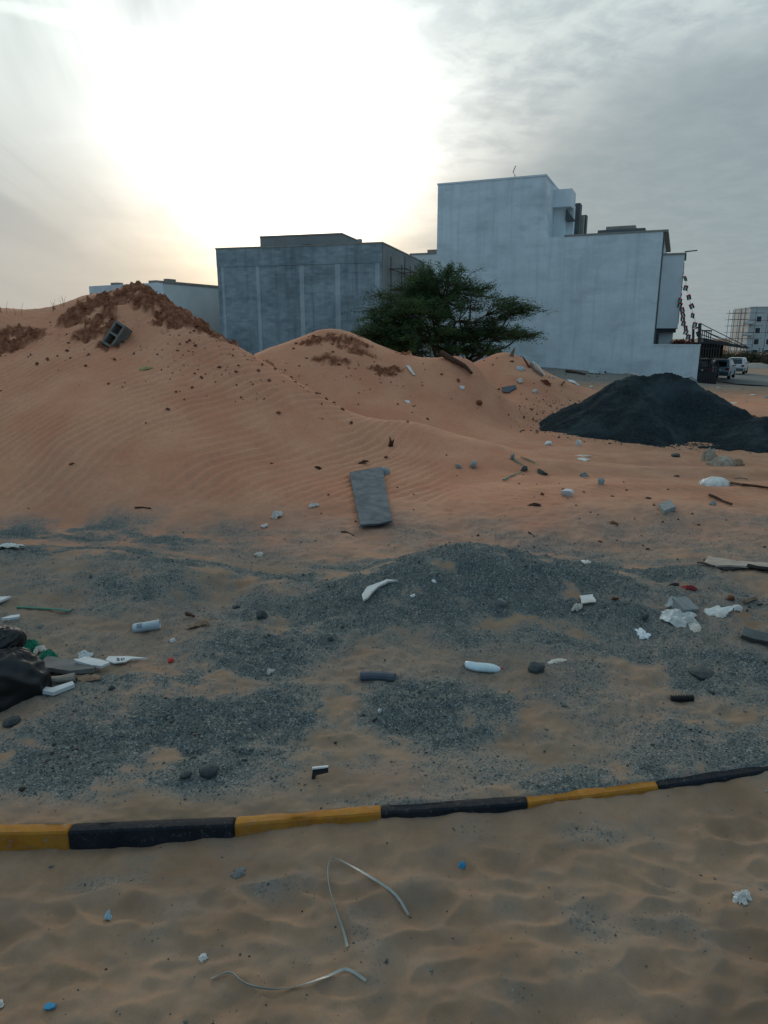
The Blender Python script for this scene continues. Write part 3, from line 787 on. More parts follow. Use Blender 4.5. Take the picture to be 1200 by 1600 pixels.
# ------------------------------------------------------------------ heap of dark crushed stone
def build_heap():
    a, b = at(985, 590, 12.4), at(1052, 581, 12.5)
    c2 = at(1130, 640, 12.2)
    n = 240
    xs = np.linspace(1.8, 9.2, n); ys = np.linspace(8.6, 16.5, n)
    Y, X = np.meshgrid(ys, xs, indexing='ij'); x, y = X.ravel(), Y.ravel()
    def dseg(p, q):
        d = q[:2] - p[:2]; t = np.clip(((x - p[0]) * d[0] + (y - p[1]) * d[1]) / (d @ d), 0, 1)
        return np.hypot(x - p[0] - t * d[0], y - p[1] - t * d[1]), p[2] + t * (q[2] - p[2])
    d, zt = dseg(a, b)
    w = fbm(x * 1.3, y * 1.3, 3, 80)
    h1 = zt - .60 * np.sqrt(d * d + .002) * (1 + .10 * w) + .05
    d, zt = dseg(b, c2); h2 = zt - .62 * np.sqrt(d * d + .003) * (1 + .12 * w)
    p = at(1210, 700, 11.2)
    h3 = .42 - .30 * np.sqrt(((x - p[0]) / 1.4) ** 2 + ((y - p[1]) / .95) ** 2 + .05) + .05 * w
    h = np.maximum(np.maximum(h1, h2), h3)
    hc = at(1085, 650, 11.4); h -= .30 * np.exp(-(((x - hc[0]) / .55) ** 2 + ((y - hc[1]) / .8) ** 2))
    hs = at(1000, 650, 11.3); h += .12 * np.exp(-(((x - hs[0]) / .35) ** 2 + ((y - hs[1]) / .8) ** 2))
    ang = np.arctan2(y - b[1], x - b[0])
    h += .07 * np.abs(pn(ang * 5, np.hypot(x - b[0], y - b[1]) * .5, 81)) + .075 * fbm(x * 2.0, y * 2.0, 5, 82, .6) + .02 * fbm(x * 12, y * 12, 3, 83)
    # slumped scar below the crest
    g = base_h(x, y)
    z = np.where(h > g - .03, h, g - .06 - .2 * np.clip(g - h, 0, 1))
    z = np.maximum(z, g - .3)
    o = grid_mesh('gravel_heap', X, Y, z.reshape(X.shape), M['heap'])
    tag(o, 'dark heap of crushed stone tipped on the open sand', 'gravel heap')
build_heap()

def heap_spill():
    r = np.random.default_rng(21); p, q = at(985, 590, 12.4), at(1060, 590, 12.4)
    t = r.random(2600); a = r.random(2600) * 6.283; rad = 1.55 + np.abs(r.normal(0, .32, 2600))
    x = p[0] + (q[0] - p[0] + .8) * t + np.cos(a) * rad * 1.05; y = p[1] + np.sin(a) * rad
    sz = np.clip(r.lognormal(-4.6, .45, 2600), .005, .03)
    col = np.array([.02, .03, .034]) + r.random((2600, 1)) * np.array([.05, .06, .062])
    kind(stones_mesh('spilled_gravel', np.stack([x, y, height(x, y) + sz * .3], -1), sz, col, M['gravel_stone'], 4), 'stuff')
heap_spill()

# ------------------------------------------------------------------ buildings
class Frame:
    """local axes of a building: origin, u along its front, v away from the viewer"""
    def __init__(s, ox, oy, az):
        s.o = np.array([ox, oy]); s.az = az
    def root(s, name, z): return empty(name, (s.o[0], s.o[1], z), -s.az)

def zpx(px, py, D):
    return float(at(px, py, D)[2])

def rot_local(o, az, X, Y):
    """world point to local (x,y) of a frame turned by -az about z"""
    dx, dy = X - o[0], Y - o[1]
    c, s_ = math.cos(-az), math.sin(-az)
    return dx * c + dy * s_, -dx * s_ + dy * c

def along(o, az, px, py_ref=520, yl=0.):
    """distance along the local x axis of a frame where the vertical plane through picture column px crosses its front"""
    r = ray(px, py_ref); k = r[0] / r[1]
    ux, uy = math.cos(-az), math.sin(-az)
    o = (o[0] - yl * uy, o[1] + yl * ux)
    return (k * o[1] - o[0]) / (ux - k * uy)

def build_white():
    az = math.radians(22.6)
    D = 55.
    C = at(1021, 528, D); o = C[:2]
    root = tag(empty('white_building', (o[0], o[1], 0), -az), 'tall windowless white building with a stepped roof and streaky paint', 'building')
    L = lambda px, py=500, yl=0.: along(o, az, px, py, yl)
    def Z(px, py, yl=0.):
        t = L(px, py, yl); Y = o[1] + t * math.sin(-az) + yl * math.cos(-az)
        return zpx(px, py, Y)
    xl, xt, xr = L(682, 420), L(853, 280), 0.
    zl, zt = Z(1030, 362), Z(780, 281)
    g = -3.2
    bm = bmesh.new()
    # main body: L-shaped front, one mesh
    xs = L(882, 366)
    pts = [(xl, g), (xr, g), (xr, zl), (xs, zl), (xs, zl + .02), (xs, Z(882, 330)), (xt, zt), (xl, zt)]
    box_bm(bm, xl, xr, 0, 14, g, zl)
    from_bm('wall', bm, M['white_wall'], root)
    # upper storey box sits 3 mm proud of the lower front
    box('wall', xl, xt + .0, -.003, 6.2, zl - .25, zt, M['white_wall'], root)
    box('parapet', xl - .05, xt + .05, -.05, 6.25, zt, zt + .12, M['white_plain'], root)
    # stair head behind the tower, slanting canopy in its recess, two chimney-like columns
    box('stair_head', xt - .3, L(893.5, 300, 3.6), 3.6, 6.0, Z(890, 322, 3.6), Z(890, 294.5, 3.6), M['white_plain'], root)
    box('stair_wall', xt - .3, L(884, 330, 4.4), 4.4, 9.0, zl - .3, Z(890, 322, 3.6) - .004, M['white_plain'], root)
    box('stair_wall', L(884.5, 330, 5.2), L(897, 330, 5.2), 5.2, 9.0, zl - .3, Z(890, 321, 5.2), M['white_plain'], root)
    ca, cb = L(884, 335, 4.0), L(898, 335, 4.0); z1, z2 = Z(890, 343.5, 4.0), Z(890, 326, 4.0)
    v = [(ca, 4.0, z1), (cb, 4.0, z1), (ca, 4.0, z2), (ca, 5.1, z1), (cb, 5.1, z1), (ca, 5.1, z2)]
    mesh_from('canopy', v, [(0, 1, 2), (3, 5, 4), (0, 3, 4, 1), (1, 4, 5, 2), (0, 2, 5, 3)], M['dark_stone'], root)
    box('column', L(896.5, 340, 6), L(905.5, 340, 6), 6, 7.2, zl - .3, Z(900, 317.5, 6), M['dark_stone'], root)
    box('column', L(906, 345, 7), L(912, 345, 7), 7, 7.6, zl - .3, Z(910, 336, 7), M['tan_render'], root)
    box('column', L(910.5, 345, 7.7), L(916, 345, 7.7), 7.7, 8.6, zl - .3, Z(910, 336, 7.7), M['dark_stone'], root)
    # roof edge and roof-top slabs
    box('coping', xs, xr + .06, -.05, .25, zl, zl + .13, M['coping'], root)
    box('roof_slab', L(934, 360, 2), L(1008, 360, 2), 2, 4.5, zl - .1, Z(960, 358.5, 2), M['dark_stone'], root)
    box('roof_box', L(947, 356, 2.4), L(993, 353, 2.4), 2.4, 4.2, Z(960, 358.5, 2) + .004, Z(970, 353, 2.4), M['tan_render'], root)
    tube('aerial', [(L(802, 275), .6, zt), (L(802, 272), .6, zt + .35), (L(799, 270), .6, zt + .6), (L(803, 265), .6, zt + 1.05)], .035, M['dark_stone'], root, 5)
    # street side: drain pipe, projecting bay, recessed ground floor
    tube('drain_pipe', [(.09, .12, g + .8), (.09, .12, zl - .2)], .06, M['dark_stone'], root, 8)
    box('roof_edge', -.1, .35, .2, 13.8, zl - .02, zl + .16, M['coping'], root)
    zb0, zb1 = Z(1055, 512), Z(1055, 390)
    bay = box('bay', .02, 1.62, 3.5, 8.5, zb0, zb1, M['white_plain'], root)
    box('bay_cap', -.1, 1.75, 3.4, 8.6, zb1, zb1 + .12, M['coping'], root)
    tube('spout', [(1.6, 3.6, zb1 + .2), (2.5, 3.6, zb1 + .26)], .05, M['dark_stone'], root, 6)
    box('bay_window', 1.62, 1.66, 4., 8., zb0 + .4, zb1 - .6, M['glass'], root)
    box('soffit', .02, 1.5, 3.62, 8.4, zb0 - .32, zb0 - .002, M['dark_opening'], root)
    box('ground_floor', .02, 1.3, 4.6, 8.4, g, zb0 - .33, M['white_plain'], root)
    box('door_recess', -.01, .30, 2.6, 3.3, g, zb0 - .3, M['dark_opening'], root)
    # garden wall carrying on along the front
    xw = L(1092, 560)
    wroot = tag(empty('boundary_wall', (o[0], o[1], 0), -az), 'low white boundary wall running from the tall white building to the carport', 'wall')
    zw = Z(1060, 538)
    box('wall', .004, xw, .0, .25, g, zw - .1, M['white_wall'], wroot)
    box('coping', .004, xw + .04, -.04, .29, zw - .1, zw, M['white_plain'], wroot)
    box('pier', xw - .45, xw + .01, -.02, .45, g, zw - .1, M['white_plain'], wroot)
    return o, az, L, Z, xw, zw
WB = build_white()

def build_grey():
    az = math.radians(15.5)
    C = at(597, 450, 45.); o = C[:2]
    root = tag(empty('concrete_building', (o[0], o[1], 0), -az), 'unfinished grey concrete block building with bare frame columns', 'building')
    L = lambda px, py=450: along(o, az, px, py)
    def Z(px, py):
        t = L(px, py); return zpx(px, py, o[1] + t * math.sin(-az))
    x0, x1 = L(338, 400), 0.
    zt, zs, g = Z(500, 384), Z(500, 413), -2.4
    box('wall', x0, x1, 0, 12, g, zs, M['cement'], root)
    box('wall', x0, x1, -.04, 12, zs, zt, M['cement_side'] if False else M['cement'], root)
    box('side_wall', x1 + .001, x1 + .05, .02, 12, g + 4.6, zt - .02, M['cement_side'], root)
    box('coping', x0 - .03, x1 + .07, -.07, .16, zt, zt + .09, M['coping'], root)
    box('side_coping', x1 - .1, x1 + .07, .165, 12, zt, zt + .09, M['coping'], root)
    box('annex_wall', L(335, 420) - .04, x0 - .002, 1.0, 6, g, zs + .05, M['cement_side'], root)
    # roof room set back
    xa, xb = L(405, 375), L(533, 368)
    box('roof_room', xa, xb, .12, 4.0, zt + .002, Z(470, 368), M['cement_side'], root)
    box('roof_coping', xa - .03, xb + .03, .08, 4.05, Z(470, 368), Z(470, 368) + .08, M['coping'], root)
    box('vent_slot', L(470, 380), L(486, 380), .10, .2, zt + .05, zt + .14, M['dark_opening'], root)
    box('roof_tank', L(555, 378), L(560, 378), .5, .8, zt + .09, zt + .38, M['tan_render'], root)
    # frame columns and beams, a little proud of the block infill
    for px, w in ((349, .2), (404, .26), (472, .3), (528, .34), (590, .3)):
        x = L(px, 450); box('column', max(x - w / 2, x0 + .002), min(x + w / 2, x1 - .002), -.018, .1, g, zs - .01, M['concrete_pale'], root)
    zm = Z(470, 428); box('beam', x0 + .004, x1 - .004, -.012, .1, zs - .55, zs - .012, M['cement'], root)
    z2 = Z(470, 496); box('beam', x0 + .004, x1 - .004, -.010, .1, z2 - .22, z2 + .0, M['cement'], root)
    z3 = Z(470, 511); box('beam', x0 + .004, x1 - .004, -.008, .1, z3 - .2, z3, M['cement'], root)
    # open bay on the side
    box('side_opening', x1 + .05, x1 + .06, .6, 8., g + 2.2, g + 4.6, M['dark_opening'], root)
    # scaffold on that side
    sc = tag(empty('scaffold_frame', (o[0], o[1], 0), -az), 'rusty scaffold frames against the grey concrete building beside the tree', 'scaffold')
    zt2 = Z(597, 411); zb = g
    for y in (1.2, 4.0, 6.5, 9.5):
        for x in (.25, 1.15):
            tube('upright', [(x1 + x, y, zb), (x1 + x, y, zt2 + .3 * ((y * 7) % 1.7))], .035, M['rust'], sc, 5)
    for z in (zt2 - .25, zt2 - 1.5, zt2 - 3):
        for x in (.25, 1.15):
            tube('ledger', [(x1 + x, 1.0, z), (x1 + x, 9.7, z)], .03, M['rust'], sc, 5)
    for y in (1.2, 4.0, 6.5, 9.5):
        tube('transom', [(x1 + .1, y, zt2 - .25), (x1 + 1.3, y, zt2 - .25)], .03, M['rust'], sc, 5)
    box('deck_board', x1 + .28, x1 + 1.12, 1.1, 9.6, zt2 - 1.47, zt2 - 1.42, M['brown_wood'], sc)
build_grey()

def build_low():
    """long low white building behind the big dune"""
    az = math.radians(30)
    C = at(256, 470, 50.); o = C[:2]
    root = tag(empty('low_white_building', (o[0], o[1], 0), -az), 'low white single storey building half hidden behind the sand dune', 'building')
    x0 = along(o, az, 140, 460); g = -1.6
    zt = zpx(256, 441, o[1])
    box('wall', x0, 0, 0, .3, g, zt, M['white_wall'], root)
    box('end_wall', -.3, 0.01, .3, 7.2, g, zt - .05, M['white_plain'], root)
    box('coping', -.32, .08, .0, 7.25, zt - .05, zt + .10, M['coping'], root)
    box('side_wall', -.3, .0, 7.26, 30, g, zt - .85, M['white_plain'], root) if False else None
    z2 = zt - .42
    box('side_wall', -.3, 0, 7.26, 13, z2 - .75, z2, M['white_plain'], root)
    box('coping', -.32, .08, 7.26, 13.1, z2, z2 + .13, M['coping'], root)
    z3 = z2 - .1
    box('side_wall', -.3, 0, 13.1, 24, z3 - .75, z3, M['white_plain'], root)
    box('coping', -.32, .08, 13.1, 24, z3, z3 + .12, M['coping'], root)
    box('lower_wall', -.34, -.1, 7.26, 24, g, z2 - 2.2, M['white_plain'], root)
    box('recess', -3., -2.8, 7.26, 24, g, z2 - .8, M['white_plain'], root)
    box('beam', -.2, .05, 7.26, 24, z2 - .98, z2 - .76, M['black_metal'], root)
    for y in (13., 20.): box('post', -.12, .0, y, y + .16, z2 - 2.2, z2 - .98, M['black_metal'], root)
    for t in (.31, .82): 
        x = x0 + (0 - x0) * t; box('roof_block', x, x + .75, .02, .5, zt, zt + .16, M['coping'], root)
    box('roof_block', -.3, .05, .4, 1.2, zt + .1, zt + .26, M['coping'], root)
    box('roof_block', -.3, .05, 8.6, 9.4, z2 + .13, z2 + .3, M['coping'], root)
    # pale block between the grey and the tall white building
    az2 = math.radians(18); C = at(682, 470, 66.); o2 = C[:2]
    r2 = tag(empty('plain_white_building', (o2[0], o2[1], 0), -az2), 'plain white building glimpsed between the grey concrete and tall white ones', 'building')
    xa = along(o2, az2, 640, 430)
    zt2 = zpx(668, 397, o2[1])
    box('wall', xa, 2.2, 0, 6, -2, zt2, M['white_plain'], r2)
    box('coping', xa, 2.2, -.06, .3, zt2, zt2 + .14, M['coping'], r2)
    xq = along(o2, az2, 666, 395); box('roof_tank', xq, xq + .9, .4, 1.2, zt2 + .1, zt2 + .45, M['tan_render'], r2)
    box('window', xa + 1.1, xa + 1.5, -.02, .1, zt2 - 2.2, zt2 - 1.3, M['dark_opening'], r2)
build_low()

def ground_z(x, y): return float(height(np.array([x]), np.array([y]))[0])

def build_carport():
    o, az, L, Z, xw, zw = WB
    W2 = lambda px, py, D: Vector(at(px, py, D))
    # gate of upright bars beside the wall end
    c = math.cos(-az); s_ = math.sin(-az)
    def loc(x, y, z): return (o[0] + x * c - y * s_, o[1] + x * s_ + y * c, z)
    gz = -2.3
    gr = tag(empty('metal_gate', (o[0], o[1], 0), -az), 'black metal gate of upright bars at the end of the white wall', 'gate')
    x0, x1 = xw + .06, xw + 1.35
    n = 8
    first = None
    for i in range(n):
        x = x0 + (x1 - x0) * i / (n - 1)
        b = tube('bar', [(x, .1, gz), (x, .1, zw + .1)], .028, M['black_metal'], gr, 5)
    for z in (gz + .25, gz + 1.6, zw - .35, zw + .05): box('rail', x0 - .03, x1 + .03, .07, .13, z, z + .07, M['black_metal'], gr)
    box('lower_panel', x0, x1, .085, .115, gz + .3, gz + 1.35, M['black_metal'], gr)
    # carport
    cr = tag(empty('carport', (0, 0, 0)), 'black metal carport with stay rods sheltering cars beside the white wall', 'carport')
    p0, p1 = W2(1093.5, 590, 56), W2(1093.5, 505, 56); p0.z = -2.4
    tube('post', [p0, p1], .13, M['black_metal'], cr, 8)
    q0, q1 = p0 + Vector((4.7, 12, 0)), p1 + Vector((4.7, 12, 0))
    tube('post', [q0, q1], .13, M['black_metal'], cr, 8)
    a = W2(1099, 535, 56.4); b = W2(1168, 545, 58.0)
    dv = Vector((4.7, 12, 0))
    vs = [a, b, b + dv, a + dv]; t = Vector((0, 0, .34)); t2 = Vector((0, 0, .16))
    vv = [p for p in vs] + [a + t, b + t2, b + dv + t2, a + dv + t]
    mesh_from('roof', vv, [(0, 3, 2, 1), (4, 5, 6, 7), (0, 1, 5, 4), (1, 2, 6, 5), (2, 3, 7, 6), (3, 0, 4, 7)], M['black_metal'], cr)
    for k, (ty, ex) in enumerate(((.0, 0.), (.45, -.35), (.8, -.7))):
        tube('stay_rod', [p1 - Vector((0, 0, ty)), b + t2 + Vector((ex, .1, 0))], .035, M['black_metal'], cr, 5)
    tube('stay_rod', [q1, b + dv + t2], .04, M['black_metal'], cr, 5)
    tube('cross_beam', [p1 + Vector((0, .1, -.3)), q1 + Vector((0, -.1, -.3))], .06, M['black_metal'], cr, 6)
    # small lattice box at the root of the roof
    for i in range(5):
        x = a.x - .2 + i * .17; tube('lattice_bar', [(x, a.y - .1, a.z + .2), (x, a.y - .1, a.z + .85)], .035, M['black_metal'], cr, 5)
    box('lattice_rail', a.x - .24, a.x + .52, a.y - .15, a.y - .05, a.z + .85, a.z + .95, M['black_metal'], cr)
    # dark shade screen hanging at the back
    sa = a + dv * .8 + Vector((-.6, 0, 0)); 
    sa = a + dv * .45; box('shade_screen', sa.x - .9, sa.x + 2.1, sa.y, sa.y + .06, a.z - 1.35, a.z - .02, M['shade_net'], cr)
    # bougainvillea spilling over the wall top
    leaf_bush('bougainvillea', [(loc(1.9, 1.2, zw + .05), (.9, .6, .38)), (loc(xw - .8, 1.0, zw - .05), (.7, .5, .28))], 700, .09, M['bloom'],
              'dark red flowering creeper showing above the white boundary wall', 'plant')

def leaf_bush(name, blobs, n, size, mat, label, cat, group=None, stems=True):
    r = np.random.default_rng(abs(hash(label)) % 1000 if False else len(label) * 7 + n)
    vs, fs = [], []
    base = blobs[0][0]
    for c, rad in blobs:
        for k in range(n):
            d = r.normal(size=3); d /= np.linalg.norm(d); rr = r.random() ** .4
            lump = .75 + .5 * pn(d[0] * 2.2 + c[0], d[1] * 2.2 + d[2] * 1.7, 3)
            p = np.array(c) + d * rad * rr * lump
            a = r.normal(size=3); a /= np.linalg.norm(a); b = np.cross(a, r.normal(size=3)); b /= np.linalg.norm(b) + 1e-6
            s = size * r.uniform(.6, 1.4); i = len(vs)
            vs += [p - a * s, p + b * s * .45, p + a * s, p - b * s * .45]; fs.append((i, i + 1, i + 2, i + 3))
    lo = min(c[2] - rad[2] for c, rad in blobs)
    root = tag(empty(name, (base[0], base[1], lo)), label, cat, group)
    off = np.array([base[0], base[1], lo])
    mesh_from('foliage', [np.array(v) - off for v in vs], fs, mat, root)
    if stems:
        v2, f2 = [], []
        for c, rad in blobs:
            for k in range(5):
                e = np.array(c) + r.normal(size=3) * np.array(rad) * .4 - off
                s0 = np.array(c) - off; s0[2] = -.1
                tv, tf = tube_data([s0, (s0 + e) / 2 + r.normal(size=3) * .08, e], [.04, .03, .015], 5)
                i = len(v2); v2 += tv; f2 += [tuple(q + i for q in t) for t in tf]
        mesh_from('stems', v2, f2, M['bark_tree'], root)
    return root
build_carport()

# ------------------------------------------------------------------ bunting of small flags
def build_bunting():
    def flag_mesh():
        w, h = .34, .40; v, f, mi = [], [], []
        def strip(x0, x1, y0, y1, m):
            n = 4
            for i in range(n):
                a, b = x0 + (x1 - x0) * i / n, x0 + (x1 - x0) * (i + 1) / n
                k = len(v); wv = lambda x: .035 * math.sin(x * 21)
                v.extend([(a, wv(a), y0), (b, wv(b), y0), (b, wv(b), y1), (a, wv(a), y1)]); f.append((k, k + 1, k + 2, k + 3)); mi.append(m)
        strip(-w / 2, w / 2, -.10, 0, 0)
        for j, m in enumerate((1, 2, 3)): strip(-w / 2 + j * w / 3, -w / 2 + (j + 1) * w / 3, -h, -.10, m)
        me = bpy.data.meshes.new('flag'); me.from_pydata(v, [], f)
        for q in ('flag_red', 'flag_green', 'flag_white', 'flag_black'): me.materials.append(M[q])
        me.polygons.foreach_set('material_index', mi)
        return me
    fm = flag_mesh(); rr = random.Random(5)
    def string(pix, n, D0, D1, label):
        pts = []
        m = len(pix)
        for i, (px, py) in enumerate(pix): pts.append(Vector(at(px, py, D0 + (D1 - D0) * i / (m - 1))))
        root = tag(empty('flag_bunting', tuple(pts[0])), label, 'bunting', 'flag strings hanging from the white building')
        loc = [p - pts[0] for p in pts]
        tube('cord', loc, .012, M['black_metal'], root, 4)
        ln = [0.]
        for i in range(1, m): ln.append(ln[-1] + (loc[i] - loc[i - 1]).length)
        for k in range(n):
            s = ln[-1] * (k + .5) / n
            i = max(j for j in range(m - 1) if ln[j] <= s); t = (s - ln[i]) / (ln[i + 1] - ln[i])
            o = bpy.data.objects.new('flag', fm); COL.objects.link(o); o.parent = root
            o.location = loc[i].lerp(loc[i + 1], t); o.rotation_euler = (rr.uniform(-.4, .4), rr.uniform(-.5, .3), rr.uniform(-.6, .6))
    string([(1064, 395), (1067, 420), (1071, 438), (1076, 463), (1082, 486), (1087, 505), (1092, 525)], 9, 58, 56.2, 'outer string of little flags slanting from the bay roof to the wall end')
    string([(1061, 440), (1063, 460), (1064, 475), (1066, 490), (1069, 503), (1073, 515), (1081, 533)], 13, 58, 56.2, 'inner string of red and green little flags close to the bay')
build_bunting()

# ------------------------------------------------------------------ road and cars
def build_road():
    near = [(1080, 597), (1100, 598.2), (1120, 599.5), (1150, 602.5), (1200, 610), (1300, 626), (1500, 660)]
    zr = -2.25
    n = 10; X, Y = [], []
    for px, py in near:
        p = atz(px, py, zr)
        X.append([p[0] + 4.5 * k / n * 3 for k in range(n + 1)]); Y.append([p[1] + 38 * k / n for k in range(n + 1)])
    X, Y = np.array(X), np.array(Y); Z = np.maximum(height(X.ravel(), Y.ravel()).reshape(X.shape) + .06, 0 * X - 9)
    o = kind(grid_mesh('road', X, Y, Z, M['asphalt']), 'structure')
build_road()

def make_suv(name, paint, label, loc, rotz, group):
    root = tag(empty(name, loc, rotz), label, 'car', group)
    # side profile: y forward, z up; the tail faces -y
    L2, Wd = 2.3, .93
    low = [(-2.28, .42), (-2.33, .62), (-2.30, .98), (-2.22, 1.06), (1.05, 1.08), (1.95, .98), (2.24, .80), (2.30, .50), (2.2, .30), (-2.15, .30)]
    def loft(name, prof, half, mat, bev):
        bm = bmesh.new(); A = [bm.verts.new((-half(y, z), y, z)) for y, z in prof]; B = [bm.verts.new((half(y, z), y, z)) for y, z in prof]
        n = len(prof)
        bm.faces.new(A); bm.faces.new(B[::-1])
        for i in range(n): bm.faces.new((A[i], B[i], B[(i + 1) % n], A[(i + 1) % n]))
        if bev: bmesh.ops.bevel(bm, geom=bm.edges[:], offset=bev, segments=2, affect='EDGES', profile=.6)
        return from_bm(name, bm, mat, root, False)
    loft('body', low, lambda y, z: Wd - .03 * (z < .4) - .05 * max(0, abs(y) - 1.9), paint, .05)
    top = [(-2.14, 1.06), (-1.92, 1.56), (-1.75, 1.70), (.05, 1.74), (.35, 1.66), (1.02, 1.08)]
    loft('cabin', top, lambda y, z: Wd - .03 - .16 * (z - 1.06) / .68, paint, .04)
    def quad(name, pts, mat, th=.02):
        n = (Vector(pts[1]) - Vector(pts[0])).cross(Vector(pts[2]) - Vector(pts[0])).normalized() * th
        v = [Vector(p) for p in pts] + [Vector(p) + n for p in pts]
        return mesh_from(name, v, [(3, 2, 1, 0), (4, 5, 6, 7), (0, 1, 5, 4), (1, 2, 6, 5), (2, 3, 7, 6), (3, 0, 4, 7)], mat, root)
    quad('rear_window', [(-.66, -2.12, 1.10), (.66, -2.12, 1.10), (.58, -1.925, 1.55), (-.58, -1.925, 1.55)], M['glass'], .03)
    quad('windscreen', [(.7, 1.0, 1.12), (-.7, 1.0, 1.12), (-.6, .42, 1.62), (.6, .42, 1.62)], M['glass'], .03)
    for s in (-1, 1):
        def w(y, z): return s * (Wd - .02 - .16 * (z - 1.06) / .68)
        for y0, y1, y2, y3 in ((-1.85, -.75, -.75, -1.65), (-.68, .9, .3, -.68)):
            p = [(w(0, 1.12), y0, 1.12), (w(0, 1.12), y1, 1.12), (w(0, 1.6), y2, 1.6), (w(0, 1.6), y3, 1.6)]
            quad('side_window', p if s > 0 else p[::-1], M['glass'], .012)
        box('tail_lamp', s * .62, s * .9, -2.36, -2.2, .82, 1.02, M['red_lamp'], root, .02)
        box('headlamp', s * .6, s * .88, 2.12, 2.27, .72, .86, M['white_plastic'], root, .02)
        box('mirror', s * .92, s * 1.08, .72, .86, 1.1, 1.24, paint, root, .03)
        for y in (-1.42, 1.42):
            t = empty('wheel'); t.parent = root; t.location = (s * (Wd - .1), y, .36)
            bm = bmesh.new(); bmesh.ops.create_cone(bm, cap_ends=True, segments=20, radius1=.36, radius2=.36, depth=.24, matrix=Matrix.Rotation(math.pi / 2, 4, 'Y'))
            bmesh.ops.bevel(bm, geom=[e for e in bm.edges if len(e.link_faces) == 2 and e.calc_face_angle() > 1], offset=.04, segments=2, affect='EDGES')
            from_bm('tyre', bm, M['tyre'], t)
            bm = bmesh.new(); bmesh.ops.create_cone(bm, cap_ends=True, segments=14, radius1=.22, radius2=.2, depth=.04, matrix=Matrix.Translation((s * .115, 0, 0)) @ Matrix.Rotation(s * math.pi / 2, 4, 'Y'))
            from_bm('rim', bm, M['rim'], t)
    box('bumper', -.86, .86, -2.42, -2.24, .42, .66, M['dark_stone'], root, .03)
    box('number_plate', -.26, .26, -2.355, -2.335, .78, .90, M['white_plastic'], root)
    box('spoiler', -.6, .6, -2.06, -1.72, 1.69, 1.735, paint, root, .015)
    return root
def build_cars():
    for px, py, D, paint, rz, label in ((1126, 594.5, 65, 'car_blue', -.58, 'silver white estate car parked tail outwards at the open edge of the carport'),
                                        (1150, 587.5, 78, 'car_white', -.56, 'white car showing its dark rear window just past the carport cars'),
                                        (1099, 595, 62, 'car_dark', -.58, 'dark car deep in the carport shade next to the gate')):
        p = at(px, py, D); z = ground_z(p[0], p[1]) + .1
        make_suv('parked_car', M[paint], label, (p[0], p[1], z), rz, 'cars parked under the carport')
build_cars()

